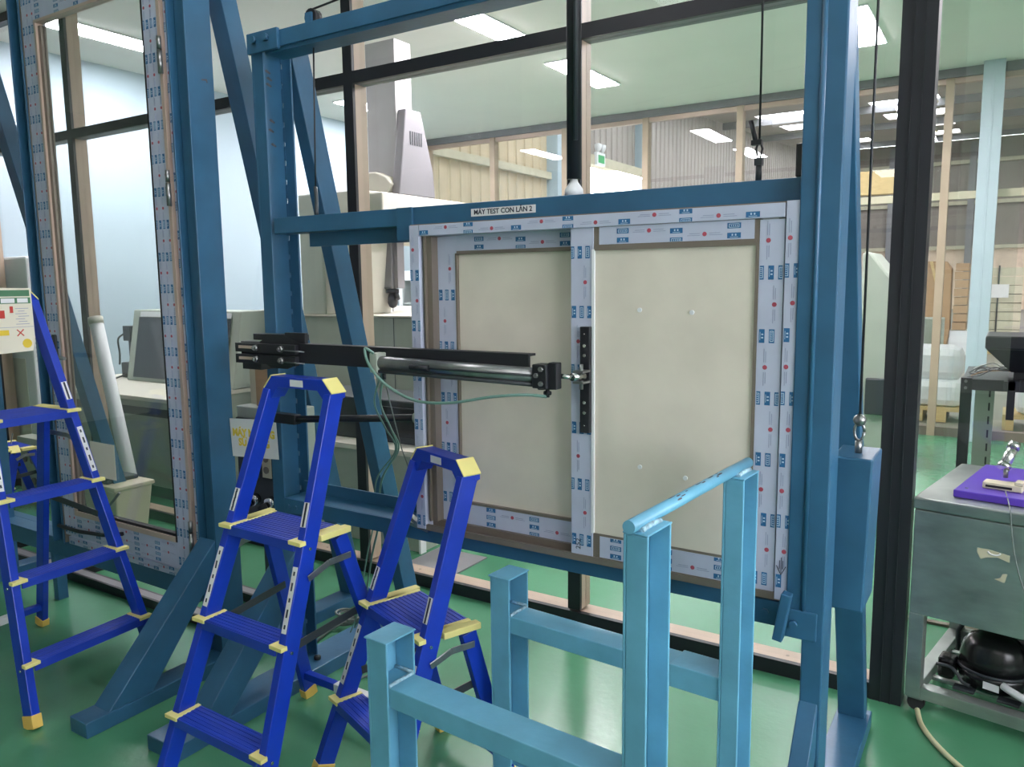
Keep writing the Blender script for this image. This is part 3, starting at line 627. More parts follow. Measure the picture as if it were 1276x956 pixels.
# local axes: x along the low beams, y along the round bar
QX, QY, SX, SY, SZ, HQ, HP = .0744, .1036, .6957, .4857, .60, .708, 1.098
def chan(mb, x0, x1, y0, y1, z0, z1, t=.006):
    # upright channel whose open side faces +x
    mb.box(x0, x0+t, y0, y1, z0, z1).box(x0+t, x1, y0, y0+t, z0, z1).box(x0+t, x1, y1-t, y1, z0, z1); return mb
for j in range(2):
    y0 = j*SY
    q = L(chan(MB(), .004, QX-.003, y0+.003, y0+QY-.003, .075, HQ), 'short_post')
    L(MB().box(-.001, QX, y0, y0+QY, HQ, HQ+.005), 'cap_plate', par=q)
    L(MB().tube([(.012, y0+QY-.012, SZ+.003), (QX-.004, y0+QY-.012, SZ+.004)], .005, 6), 'weld_bead', 'weld', q, 0)
    L(MB().tube([(QX-.004, y0+.010, SZ+.002), (QX-.003, y0+.05, SZ+.004), (QX-.004, y0+QY-.012, SZ+.002)], .005, 6), 'weld_bead', 'weld', q, 0)
    L(MB().box(.012, SX, y0+.010, y0+QY-.010, SZ-.052, SZ), 'low_beam')
    if j: L(MB().box(SX-.13, SX, y0+.006, y0+QY-.006, SZ-.056, SZ+.004), 'beam_sleeve')
    p_ = L(chan(MB(), SX, SX+.050, y0, y0+.100, .075, HP, .006), 'tall_post')
    L(MB().box(SX-.001, SX+.051, y0-.001, y0+.101, HP, HP+.004), 'cap_plate', par=p_)
    L(MB().box(0, SX+.05, y0+.01, y0+.09, .03, .074), 'base_beam')
    for x in (.03, SX+.02): L(MB().tube([(x, y0+.04, .024), (x, y0+.06, .024)], .024, 14), 'caster', 'tire')
    L(MB().box(.005, .06, y0+.09, SY+.01, .035, .07) if j == 0 else MB().box(SX, SX+.05, .09, SY+.01, .035, .07), 'cross_member')
rb = L(MB().tube([(SX+.018, -.012, HP+.0165), (SX+.018, SY+.115, HP+.0165)], .0128, 20), 'round_bar', bev=0)
for y0 in (0, SY):
    for dx in (.005, .031): L(MB().tube([(SX+dx, y0+.012, HP+.006), (SX+dx, y0+.05, HP+.009), (SX+dx, y0+.09, HP+.006)], .006, 6), 'weld_bead', 'weld', rb, 0)
for k in range(12):
    ch = MB(); y0 = .09+random.random()*.36; a = random.uniform(.7, 2.3); u0 = random.uniform(.006, .02)
    pts = []
    for q in range(6): pts.append((y0+u0*math.cos(q*PI/3)*random.uniform(.6, 1.3), a+.16*math.sin(q*PI/3)*random.uniform(.5, 1.2)))
    rr_ = .0131
    ch.add([(SX+.018+rr_*math.cos(g), yv, HP+.0165+rr_*math.sin(g)) for yv, g in pts], [(0,1,2,3,4,5)])
    L(ch, 'paint_chip', 'chip', rb, 0)

# ================================================================== LADDERS
def ladder(label, x, y, yaw, n, r0, r, wb, k, a, Ht, yr, wr, dp, back=True):
    t = thing('step_ladder', label, 'ladder', (x, y, 0), yaw, 'blue step ladders')
    B = lambda mb, nm, m, par=t, bev=.002: mb.build(nm, m, par, bev=bev, local=True)
    W = lambda z: wb/2-k*z
    R = lambda s, z, dx=0, dy=0: Vector((s*(W(z)+dx), a*z+dy, z))
    zs = [r0+i*r for i in range(n)]; zp = zs[-1]; ds = (R(1, 1)-R(1, 0)).normalized()
    for s in (-1, 1):
        rl = B(MB().bar(R(s, .035), R(s, Ht-.052), .030, .056, (0,1,0)), 'rail', 'blue')
        B(MB().bar(R(s, 0.0), R(s, .045), .036, .062, (0,1,0)), 'rubber_foot', 'amber', rl)
        # slanted yellow corner cap at the top
        wt = W(Ht-.03); yc = a*(Ht-.03); P4 = lambda u, v: (s*(wt+u), Ht+v)
        B(MB().prism([P4(-.048, -.036), P4(-.0145, -.075), P4(.0165, -.058), P4(.0165, -.042), P4(-.022, 0), P4(-.048, 0)][::s], 'y', yc-.029, yc+.029), 'corner_joint', 'blue', rl, .001)
        B(MB().prism([P4(.0172, -.043), P4(.0195, -.039), P4(-.020, .004), P4(-.024, .002)][::s], 'y', yc-.031, yc+.031), 'corner_cap', 'yellow', rl, .001)
        for z0, z1, wd in ((zp+.04, zp+.11, .022), (zp-.25, zp-.07, .02)):
            e = B(MB().bar(R(s, z0)+Vector((0,-.0308,0)), R(s, z1)+Vector((0,-.0308,0)), wd, .0012, (0,1,0)), 'label_sticker', 'sticker', t, 0)
            pm = MB()
            for q in range(5): 
                f = (q+.5)/5; c_ = R(s, z0+(z1-z0)*f)+Vector((0,-.0318,0)); pm.bar(c_-ds*.006*(1+q%2), c_+ds*.006*(1+q%2), wd*.34, .0006, (0,1,0))
            tag(B(pm, 'sticker_print', 'ink', e, 0), kind='stuff')
    wt = W(Ht-.03)-.046; yc = a*(Ht-.03); B(MB().box(-wt, wt, yc-.029, yc+.029, Ht-.036, Ht), 'top_handle', 'blue')
    sk = Vector((0, yc-.0295, Ht-.018)); B(MB().box(sk.x-.03, sk.x+.03, sk.y-.001, sk.y, sk.z-.011, sk.z+.011), 'label_sticker', 'sticker', t, 0)
    for i, z in enumerate(zs):
        w_ = W(z); top = i == n-1
        y0 = a*z-.045; y1 = a*z+(dp if top else .045)
        nm = 'platform' if top else 'step'
        m = MB().box(-w_+.016, w_-.016, y0, y1, z-.007, z)
        nr = int((y1-y0)/.014)
        for q in range(nr): yy = y0+.006+q*(y1-y0)/nr; m.box(-w_+.03, w_-.03, yy, yy+.006, z, z+.0016)
        m.box(-w_+.016, w_-.016, y0, y0+.008, z-.030, z-.007).box(-w_+.016, w_-.016, y1-.006, y1, z-.022, z-.007)
        tr = B(m, nm, 'ladplate', bev=0)
        for s in (-1, 1):
            xs = s*(w_-.014)
            B(MB().prism([(s*(w_-.034), y0-.004), (s*(w_+.022), y0-.006), (s*(w_+.022), y0+.018), (s*(w_-.012), y0+.03), (s*(w_-.012), y1), (s*(w_-.028), y1)][::s], 'z', z-.009, z+.0035), 'end_cap', 'yellow', tr, .0015)
            if top: B(MB().prism([(s*(w_-.03), a*z+.03), (s*(w_+.020), a*z+.035), (s*(w_+.024), y1+.012), (s*(w_-.004), y1+.012)][::s], 'z', z-.016, z+.0035), 'corner_cap', 'yellow', tr, .002)
            B(MB().tube([(s*(w_+.017), a*z-.01, z-.025), (s*(w_+.021), a*z-.01, z-.025)], .005, 8), 'rivet', 'chrome', tr, 0)
    # rear legs
    y_t = a*zp+dp-.03
    def Q(s, z):
        f = z/zp; return Vector((s*(wr/2*(1-f)+W(zp)*f), yr*(1-f)+y_t*f, z))
    for s in (-1, 1):
        lg = B(MB().bar(Q(s, .03), Q(s, zp-.022), .026, .050, (0,1,0)), 'rear_leg', 'blue')
        B(MB().bar(Q(s, 0), Q(s, .04), .034, .056, (0,1,0)), 'rubber_foot', 'amber', lg)
        B(MB().bar(R(s, zp*.86)+Vector((s*.022,.01,0)), (R(s, zp*.86)+Q(s, zp*.88))/2+Vector((s*.022,0,.018)), .004, .020, (0,0,1)).bar((R(s, zp*.86)+Q(s, zp*.88))/2+Vector((s*.022,0,.018)), Q(s, zp*.88)+Vector((s*.022,0,.01)), .004, .020, (0,0,1)), 'hinge_link', 'steel', t, .001)
        B(MB().bar(R(s, zp*.60)+Vector((-s*.017,.02,0)), Q(s, zp*.64)+Vector((-s*.017,0,0)), .004, .026, (0,0,1)), 'strap_stay', 'dark', t, .001)
    cb_ = B(MB().bar(Q(-1, .10), Q(1, .10), .028, .028, (0,0,1)), 'rear_cross_bar', 'blue')
    B(MB().bar(Q(-1, .10).lerp(Q(1, .10), .35), Q(-1, .10).lerp(Q(1, .10), .75), .031, .031, (0,0,1)), 'tape_wrap', 'sticker', cb_, 0)
    return t
LA = ladder('tall blue four-level ladder with a printed paper sheet at the far left', -2.857, 1.539, 1.629, 4, .223, .282, .506, .091, .289, 1.548, .84, .537, .20)
LB = ladder('blue three-level ladder with yellow caps in front of the warning sign', -1.928, 1.319, -.024, 3, .223, .283, .444, .065, .365, 1.256, .633, .511, .145)
LC = ladder('lowest blue two-level ladder with handle in front of the left window corner', -1.573, 1.55, -.354, 2, .252, .295, .407, .068, .362, 1.032, .458, .375, .15)
LD = ladder('small distant blue ladder seen under the steps of the tall ladder', -5.76, 2.47, -.1, 2, .22, .26, .40, .06, .25, .50, .36, .42, .12)
# printed notice hanging on the tall ladder
nt_ = thing('instruction_sheet', 'printed instruction sheet with red and yellow pictures hung on the tall ladder', 'poster', (-2.857, 1.539, 1.338), 1.629)
WMn = WM[nt_.name]
def N(mb, nm, m, par=nt_): return mb.build(nm, m, par, local=True)
yb = .289*1.4-.03
sh = N(MB().prism([(.02, .215), (.085, .213), (.087, .02), (.075, -.03), (-.21, -.04), (-.21, .22)][::-1], 'y', yb, yb+.002), 'sheet', 'paper')
N(MB().box(-.20, .078, yb-.001, yb, .183, .207).box(-.20, .08, yb-.001, yb, .155, .178), 'green_band', 'ygr', sh)
N(MB().box(-.03, .02, yb-.0016, yb-.001, .158, .175).box(.03, .07, yb-.0016, yb-.001, .158, .175), 'white_box', 'sticker', sh)
N(MB().box(-.05, -.02, yb-.001, yb, .10, .13).box(.0, .012, yb-.001, yb, .12, .145).bar((.02, yb-.0005, .03), (.045, yb-.0005, .055), .004, .001, (0,1,0)).bar((.02, yb-.0005, .055), (.045, yb-.0005, .03), .004, .001, (0,1,0)), 'red_mark', 'red', sh)
N(MB().box(-.06, -.01, yb-.001, yb, .035, .055), 'yellow_mark', 'yel', sh)
N(MB().disc((.055, yb, .0), .018, 'y', 12, .001), 'yellow_mark', 'yel', sh)
ln = MB()
for q in range(7): ln.box(.02+.01*(q%2), .07-.008*(q%3), yb-.001, yb, .075+q*.010, .077+q*.010)
tag(N(ln.box(-.2, .085, yb-.001, yb, .064, .0655), 'print_lines', 'pgrey', sh), kind='stuff')

# ================================================================== RIGHT SIDE: steel chest on a trolley
CY = math.radians(-10)
ct = thing('steel_chest', 'brushed stainless steel chest on a caster trolley at the right edge', 'chest', (-.236, 3.02, 0), CY)
K = lambda mb, nm, m, par=ct, bev=.003: mb.build(nm, m, par, bev=bev, local=True)
K(MB().box(0, .95, 0, .66, .365, .745), 'body', 'stain', bev=.004)
K(MB().box(-.004, .954, -.006, .664, .748, .790), 'lid', 'stain', bev=.006)
for x in (0, .90):
    for y0 in (0, .61):
        K(MB().box(x, x+.05, y0, y0+.045, .05, .365), 'leg', 'stain')
        w_ = K(MB().tube([(x+.035, y0+.01, .028), (x+.035, y0+.035, .028)], .028, 16), 'caster', 'tire', bev=0)
        K(MB().box(x+.005, x+.06, y0+.002, y0+.043, .045, .062), 'caster_plate', 'steel', w_, .001)
K(MB().box(.05, .90, 0, .04, .050, .095), 'base_rail', 'stain'); K(MB().box(.05, .90, .61, .655, .050, .095), 'base_rail', 'stain')
K(MB().box(.0, .045, .045, .61, .050, .095), 'base_rail', 'stain'); K(MB().box(.905, .95, .045, .61, .050, .095), 'base_rail', 'stain')
for k_ in range(6): K(MB().box(.045, .905, .09+k_*.09, .115+k_*.09, .050, .065), 'base_slat', 'stain')
K(MB().prism([(.20, .635), (.212, .612), (.23, .622), (.26, .628), (.295, .618), (.295, .642), (.26, .646), (.23, .650), (.20, .649)], 'y', -.001, 0), 'torn_label', 'bucket', bev=0)
K(MB().prism([(.255, .552), (.285, .546), (.292, .578), (.278, .575), (.272, .560)], 'y', -.001, 0), 'torn_label', 'bucket', bev=0)
K(MB().tube([(.25+.018*math.cos(a_), -.0015, .644+.01*math.sin(a_)) for a_ in [PI+q*PI/8 for q in range(9)]], .003, 6), 'torn_label', 'sticker', bev=0)
pp = thing('purple_plate', 'purple plastic plate lying on the steel chest', 'plate', (-.13, 3.1, .79), CY)
K(MB().box(.01, .80, -.02, .48, .001, .027), 'plate_body', 'purple', pp, .003)
K(MB().disc((.04, .03, .027), .006, 'z', 8, .0008), 'drill_hole', 'gasket', pp, 0)
gr = thing('grip_clamp', 'metal grip clamp with a pale base standing on the purple plate', 'clamp', (.02, 3.17, .818), CY)
K(MB().box(-.055, .065, -.03, .03, 0, .022).box(.04, .066, -.026, .026, .022, .034), 'base', 'bucket', gr, .003)
K(MB().box(-.045, .035, -.0315, -.03, .006, .014), 'base_slot', 'gasket', gr, 0)
K(MB().tube([(0, .05, .03), (0, .05, .075)], .008, 8), 'stem', 'steel', gr, 0)
K(MB().tube([(-.006, .045, .07), (.012, .10, .14)], .018, 14).tube([(.0085, .089, .128), (.013, .103, .146)], .020, 14).tube([(-.008, .04, .064), (-.004, .051, .08)], .022, 14), 'cylinder', 'chrome', gr, 0)
K(MB().disc((.02, .085, .0), .035, 'z', 14, .004), 'foot_ring', 'steel', gr, 0)
wc = thing('signal_wire', 'thin white wire hanging down the front of the steel chest', 'wire', (.08, 3.0, .8))
MB().tube(bez([(.03, 3.13, .822), (.045, 2.965, .80), (.05, 2.945, .76), (.065, 2.945, .66), (.10, 2.94, .54), (.16, 2.925, .45)]), .0022, 6).build('wire', 'cable', wc)
# compressor below
cm = thing('compressor', 'black domed refrigeration compressor under the steel chest', 'compressor', (.03, 3.20, .066), CY)
K(MB().lathe([(.02, 0), (.085, .004), (.105, .02), (.110, .05), (.110, .07)], (0, 0, .004), 28, sy=.85), 'lower_shell', 'comp', cm, 0)
K(MB().lathe([(.114, .07), (.115, .075), (.114, .080)], (0, 0, .004), 28, sy=.85), 'seam_ring', 'dark', cm, 0)
K(MB().lathe([(.109, .080), (.107, .12), (.097, .16), (.078, .188), (.045, .205), (.005, .21)], (0, 0, .004), 28, sy=.85), 'dome', 'comp', cm, 0)
K(MB().box(-.165, -.108, -.075, .0, .015, .10), 'terminal_box', 'comp', cm, .015)
K(MB().tube(bez([(-.165, -.078, .07), (-.12, -.085, .075), (-.095, -.09, .06), (-.075, -.094, .035), (-.05, -.098, .03)]), .006, 8), 'wire_clip', 'dark', cm, 0)
K(MB().prism([(-.01, .035), (.04, .032), (.04, .058), (-.01, .061)], 'y', -.0955, -.0945), 'rating_label', 'sticker', cm, 0)
K(MB().tube(bez([(.05, -.085, .06), (.08, -.105, .056), (.15, -.125, .045), (.28, -.145, .03)]), .013, 12), 'insulated_pipe', 'plastic', cm, 0)
for x in (-.07, .07): K(MB().box(x-.035, x+.035, -.10, -.06, .0, .010), 'mounting_foot', 'dark', cm, .003)
K(MB().tube([(-.12, .03, .10), (-.125, .04, .17), (-.10, .06, .22), (-.10, .07, .255)], .009, 8), 'suction_pipe', 'dark', cm, 0)
rd = thing('condenser', 'dark finned condenser behind the compressor', 'condenser', (.2, 3.45, .11), CY)
K(MB().box(-.16, .55, 0, .03, 0, .24), 'frame', 'black', rd, .003)
for z in (.05, .10, .15, .20): K(MB().tube([(-.155, -.012, z), (.54, -.012, z)], .007, 8), 'coil_tube', 'black', rd, 0)
K(MB().tube([(.10, -.015, .17), (.10, -.03, .17)], .04, 16), 'pressure_gauge', 'bucket', rd, 0)
tag(MB().tube(bez([(-.19, 2.99, .02), (-.165, 2.90, .009), (-.10, 2.78, .009), (.0, 2.66, .009), (.12, 2.56, .009)]), .009, 8).build('power_cord', 'lampcord'), 'cream power cord on the green floor below the steel chest', 'cord')

# work table behind the chest with a dark hopper
tb = thing('work_table', 'black angle-iron table behind the steel chest', 'table', (.2, 4.3, 0))
MB().box(-.155, .9, 4.06, 4.10, 1.05, 1.10).build('front_rail', 'black', tb, bev=.002)
MB().box(-.155, .9, 4.10, 4.70, 1.075, 1.095).build('table_top', 'dark', tb)
lg = MB().box(-.160, -.115, 4.05, 4.10, 0, 1.105).build('leg', 'black', tb, bev=.002)
for z in (1.06, 1.09): MB().tube([(-.14, 4.05, z), (-.14, 4.045, z)], .007, 8).build('bolt', 'steel', lg)
ls = MB().box(-.115, -.03, 4.62, 4.63, 0, 1.075).build('slotted_leg', 'mgreen', tb)
for k_ in range(12): MB().box(-.055, -.047, 4.6185, 4.62, .18+k_*.07, .22+k_*.07).build('slot', 'gasket', ls)
MB().box(.84, .89, 4.05, 4.10, 0, 1.075).build('leg', 'black', tb, bev=.002); MB().box(.84, .89, 4.62, 4.67, 0, 1.075).build('leg', 'black', tb, bev=.002)
hp = thing('hopper', 'black funnel-shaped hopper standing on the table at the right edge', 'hopper', (.12, 4.2, 1.1))
MB().box(-.075, .36, 4.06, 4.40, 1.235, 1.295).build('rim', 'black', hp, bev=.008)
MB().add([(-.07,4.065,1.235),(.355,4.065,1.235),(.355,4.395,1.235),(-.07,4.395,1.235),(.03,4.14,1.13),(.22,4.14,1.13),(.22,4.3,1.13),(.03,4.3,1.13)], [(0,1,2,3),(7,6,5,4),(0,4,5,1),(1,5,6,2),(2,6,7,3),(3,7,4,0)]).build('cone', 'black', hp)
MB().box(.04, .21, 4.15, 4.29, 1.096, 1.13).build('base', 'black', hp)
tag(MB().box(.02, .05, 4.02, 4.05, .93, 1.10).box(.005, .065, 4.02, 4.058, 1.06, 1.10).build('table_clamp', 'black', None, bev=.002), 'black clamp hanging below the table under the hopper', 'clamp')
wm_ = thing('wire_bundle', 'tangle of thin wires on the black angle-iron table', 'wires', (-.05, 4.3, 1.1))
for k_ in range(9):
    pts = [(-.14+random.random()*.03, 4.14+.05*k_, 1.10)]
    for j in range(5): pts.append((-.14+(j+1)*.05, 4.14+.05*k_+random.uniform(-.04, .04), 1.102+random.random()*.035))
    MB().tube(bez(pts, 5), .0025, 5).build('wire', random.choice(['cable', 'dcable', 'sticker', 'card']), wm_)
# frameless door leaf standing behind the chest
gd = thing('glass_door_leaf', 'clear frameless glass door leaf behind the steel chest, right of the black post', 'door', (-.1, 3.9, 0))
MB().box(-.36, .02, 3.86, 3.87, .012, 3.3).build('pane', 'pane3', gd); MB().box(-.36, .02, 3.85, 3.88, 0, .012).build('bottom_track', 'alu', gd)

# ================================================================== INNER ROOM
# coordinate measuring machine
cmm = thing('measuring_machine', 'large beige and grey bridge measuring machine behind the glass partition', 'machine', (-4.3, 5.2, 0))
MB().box(-5.9, -2.7, 4.3, 6.3, .35, 1.318).build('base_housing', 'mgreen', cmm, bev=.01)
MB().box(-5.92, -2.68, 4.28, 6.32, 1.318, 1.328).build('base_edge', 'mbeige', cmm)
MB().box(-5.7, -2.9, 4.5, 6.2, 0, .35).build('plinth', 'dark', cmm)
MB().box(-3.72, -3.715, 4.297, 4.3, .4, 1.31).build('panel_joint', 'dark', cmm)
MB().prism([(-4.66, 1.329), (-4.42, 1.329), (-4.42, 2.24), (-4.66, 2.24)], 'y', 4.32, 4.75).build('bridge_leg', 'mgreen', cmm, bev=.01)
MB().prism([(-4.44, 1.329), (-4.10, 1.329), (-4.02, 2.0), (-4.02, 2.24), (-4.42, 2.24)], 'y', 4.34, 4.72).build('bridge_leg_cover', 'mbeige', cmm, bev=.01)
MB().box(-4.45, -3.88, 4.40, 6.3, 1.88, 2.22).build('bridge_beam', 'mbeige', cmm, bev=.012)
MB().box(-4.44, -4.05, 5.95, 6.28, 1.329, 1.88).build('bridge_leg', 'mbeige', cmm, bev=.01)
MB().box(-4.27, -3.98, 4.70, 4.89, 2.22, 3.37).build('column_cover', 'mlight', cmm, bev=.004)
MB().prism([(4.62, 2.221), (5.06, 2.221), (5.04, 2.42), (4.90, 2.86), (4.72, 2.86)], 'x', -3.979, -3.90).build('carriage_cover', 'mgrey', cmm, bev=.01)
for k_ in range(6): MB().box(-3.902, -3.897, 4.76+k_*.026, 4.772+k_*.026, 2.60, 2.70).build('vent_slot', 'dark', cmm)
MB().prism([(-4.30, 2.24), (-4.0, 2.24), (-3.96, 2.30), (-4.02, 2.36), (-4.12, 2.40), (-4.30, 2.40)], 'y', 4.60, 4.70).build('fairing', 'mbeige', cmm, bev=.01)
MB().box(-4.12, -4.00, 4.62, 4.70, 1.52, 1.88).box(-4.0, -3.955, 4.64, 4.72, 1.52, 1.88).build('quill', 'mgrey', cmm, bev=.003)
pr = MB().lathe([(.05, 0), (.05, .03), (.02, .035)], (-4.03, 4.66, 1.485), 14).lathe([(.01, -.03), (.028, -.02), (.04, .01), (.038, .05), (.03, .08), (.02, .09)], (-4.03, 4.66, 1.40), 14)
pr.tube([(-4.0, 4.66, 1.50), (-3.96, 4.64, 1.44)], .018, 8).build('probe_head', 'black', cmm)
MB().tube([(-4.03, 4.66, 1.37), (-4.03, 4.66, 1.345)], .004, 6).build('stylus', 'steel', cmm)
# low control unit close to the glass
lu = thing('low_cabinet', 'low beige cabinet with a white top edge behind the glass', 'cabinet', (-3.5, 3.6, 0))
MB().box(-4.6, -2.80, 3.42, 4.0, .0, .565).build('cabinet_body', 'mgreen', lu, bev=.004); MB().box(-4.62, -2.79, 3.405, 4.02, .566, .596).build('top_edge', 'mbeige', lu)
MB().box(-2.80, -2.785, 3.40, 3.45, .0, .25).build('corner_guard', 'plastic', lu)
du = thing('dark_console', 'dark grey control console on the low beige cabinet', 'console', (-3.4, 3.7, .6))
MB().box(-4.3, -2.83, 3.55, 3.95, .597, .86).build('console_body', 'dark', du, bev=.01); MB().box(-3.25, -2.9, 3.535, 3.55, .64, .82).build('screen_bezel', 'black', du, bev=.003)
tag(MB().box(-2.76, -2.42, 3.16, 3.54, 0, .008).build('floor_plate', 'mgrey', None, bev=.002), 'thin pale plate lying on the floor behind the partition sill', 'plate')
# white display cabinet far behind
dc = thing('display_cabinet', 'white cabinet with glass doors seen far behind the probe head', 'cabinet', (-5.6, 8.2, 0))
MB().box(-6.6, -5.0, 8.10, 8.12, 0, 1.72).box(-6.6, -6.57, 7.75, 8.1, 0, 1.72).box(-5.03, -5.0, 7.75, 8.1, 0, 1.72).box(-6.57, -5.03, 7.75, 8.1, 0, .1).box(-6.57, -5.03, 7.75, 8.1, 1.66, 1.72).build('carcass', 'plastic', dc)
for z in (.5, .9, 1.3): MB().box(-6.57, -5.03, 7.80, 8.1, z, z+.02).build('shelf', 'plastic', dc)
for k_ in range(5):
    x = -6.57+k_*.308
    d_ = MB().box(x, x+.05, 7.72, 7.75, .1, 1.66).box(x+.256, x+.306, 7.72, 7.75, .1, 1.66).box(x+.05, x+.256, 7.72, 7.75, .1, .15).box(x+.05, x+.256, 7.72, 7.75, 1.60, 1.66).build('door', 'plastic', dc)
    MB().box(x+.05, x+.256, 7.73, 7.735, .15, 1.60).build('pane', 'pane', d_)
# machine with dark viewing window and its bench, left
bn = thing('work_bench', 'long pale bench along the left of the inner room', 'bench', (-5.9, 3.9, 0))
MB().box(-6.86, -4.95, 3.30, 4.24, .735, .765).build('bench_top', 'mbeige', bn, bev=.004); MB().box(-6.84, -4.97, 3.34, 4.2, .1, .735).build('bench_body', 'mgreen', bn, bev=.004)
MB().box(-6.84, -4.97, 3.335, 3.34, .62, .68).build('cable_tray', 'dark', bn); MB().box(-6.8, -5.0, 3.38, 4.2, 0, .1).build('plinth', 'dark', bn)
vm = thing('test_chamber', 'grey green test chamber with a dark viewing window on the bench', 'machine', (-5.7, 4.1, .77))
MB().prism([(3.86, .766), (4.22, .766), (4.22, 1.36), (3.97, 1.36)], 'x', -6.34, -4.95).build('chamber_body', 'mgreen', vm, bev=.008)
MB().prism([(3.855, .80), (3.858, .80), (3.953, 1.30), (3.95, 1.30)], 'x', -6.24, -5.05).build('viewing_window', 'tint', vm)
MB().prism([(3.948, 1.305), (3.952, 1.305), (3.963, 1.345), (3.955, 1.345)], 'x', -6.22, -5.05).build('light_strip', 'plastic', vm)
ec = thing('cable_box', 'small dark junction box with looping cables beside the test chamber', 'box', (-6.46, 3.95, .77))
MB().box(-6.50, -6.40, 3.95, 4.02, 1.09, 1.22).build('box_body', 'dark', ec, bev=.005); MB().box(-6.56, -6.40, 3.95, 4.03, .766, .90).build('adapter', 'dark', ec, bev=.01); MB().box(-6.47, -6.43, 3.98, 4.0, .9, 1.09).build('stand', 'black', ec)
MB().tube(bez([(-6.50, 3.96, 1.15), (-6.56, 3.94, 1.1), (-6.55, 3.94, .98), (-6.58, 3.95, .88)]), .008, 6).tube(bez([(-6.48, 3.95, .80), (-6.44, 3.80, .775), (-6.40, 3.72, .775), (-6.46, 3.78, .775)]), .008, 6).build('cable', 'dcable', ec)
# leaning white tube, bucket, air conditioner
lt = thing('plastic_tube', 'white plastic tube leaning behind the glass door', 'tube', (-5.0, 2.6, 0))
MB().tube([(-4.66, 2.86, .02), (-5.02, 2.875, 1.33)], .042, 16).build('tube_body', 'plastic', lt); MB().tube([(-5.015, 2.874, 1.315), (-5.028, 2.876, 1.36)], .045, 16).build('end_cap', 'mbeige', lt)
bk = thing('mop_bucket', 'beige mop bucket with wringer and handle behind the glass door', 'bucket', (-4.55, 2.72, 0))
MB().add([(-4.65,2.56,.001),(-4.41,2.56,.001),(-4.41,2.74,.001),(-4.65,2.74,.001),(-4.73,2.53,.36),(-4.36,2.53,.36),(-4.36,2.77,.36),(-4.73,2.77,.36)], [(3,2,1,0),(4,5,6,7),(0,1,5,4),(1,2,6,5),(2,3,7,6),(3,0,4,7)]).build('bucket_body', 'bucket', bk, bev=.01)
MB().box(-4.74, -4.35, 2.52, 2.78, .36, .385).build('rim', 'bucket', bk, bev=.006)
MB().box(-4.70, -4.47, 2.55, 2.75, .386, .41).build('wringer', 'dark', bk, bev=.006)
MB().tube(bez([(-4.72, 2.54, .36), (-4.62, 2.50, .22), (-4.45, 2.50, .24), (-4.33, 2.54, .36)]), .008, 8).build('handle', 'mgrey', bk)
ac = thing('air_conditioner', 'white floor-standing air conditioner with side vents at the far left', 'air conditioner', (-6.4, 3.2, 0))
MB().box(-6.87, -6.42, 3.16, 3.285, .0, 1.80).build('cabinet_body', 'plastic', ac, bev=.02)
MB().box(-6.80, -6.55, 3.155, 3.16, .3, 1.0).build('front_panel', 'mbeige', ac)
for k_ in range(6): MB().box(-6.42, -6.417, 3.18, 3.25, .98+k_*.035, .99+k_*.035).build('vent_slot', 'mgrey', ac)

# ================================================================== FACTORY HALL CONTENTS
es = thing('exit_sign', 'green exit sign with twin lamps over the bright hall doorway', 'sign', (-9.3, 19.2, 4.6))
MB().box(-9.38, -9.28, 18.95, 19.45, 4.60, 4.93).build('housing', 'plastic', es, bev=.01); MB().box(-9.28, -9.275, 19.02, 19.38, 4.66, 4.86).build('sign_face', 'signg', es)
for y_ in (19.08, 19.34): MB().lathe([(.03, 0), (.09, .10), (.10, .2), (.05, .22)], (-9.32, y_, 4.935), 12).build('lamp_head', 'plastic', es)
gs = 'stacked panel packs in the hall'
for i, (x0, x1, lab) in enumerate(((-2.55, -1.72, 'pale timber panel pack farthest left in the hall, by the black post'), (-.62, .25, 'pale timber panel pack left of the light blue column'), (.30, 1.5, 'pale timber panel pack right of the light blue column'))):
    pk_ = thing('panel_pack', lab, 'pallet', ((x0+x1)/2, 19.3, 0), 0, gs)
    MB().box(x0, x1, 18.8, 19.9, .0, .14).build('pallet', 'timber', pk_)
    for k_ in range(9): MB().box(x0+.02, x1-.02, 18.82+.01*(k_ % 2), 19.88, .15+k_*.18, .15+k_*.18+.165).build('panel_layer', 'girt', pk_)
    MB().box((x0+x1)/2-.015, (x0+x1)/2+.015, 18.80, 18.815, .14, 1.80).build('strap', 'dcable', pk_)
    MB().box(x0+.12, x0+.62, 18.79, 18.80, 1.15, 1.42).build('paper_label', 'sticker', pk_)
cb2 = thing('paper_bag', 'tall brown wrapped bag standing in the hall right of the black post', 'bag', (-1.35, 18.4, 0))
MB().prism([(-1.72, .0), (-1.05, .0), (-.98, .5), (-1.0, 1.75), (-1.1, 1.9), (-1.65, 1.9), (-1.74, 1.7)], 'y', 18.2, 18.7).build('bag_body', 'card', cb2, bev=.04)
MB().prism([(-1.40, 1.90), (-1.28, 1.45), (-1.24, 1.45), (-1.34, 1.90)], 'y', 18.18, 18.2).build('fold', 'timber', cb2)
tr_ = thing('tray_stack', 'stack of brown trays in the hall between the bag and panel packs', 'trays', (-.85, 18.4, 0))
MB().box(-.98, -.66, 18.3, 18.8, 0, .5).build('crate', 'wrap', tr_)
for k_ in range(8): MB().box(-.94+.01*(k_ % 2), -.70, 18.28, 18.78, .51+k_*.17, .51+k_*.17+.15).build('tray', 'card', tr_)
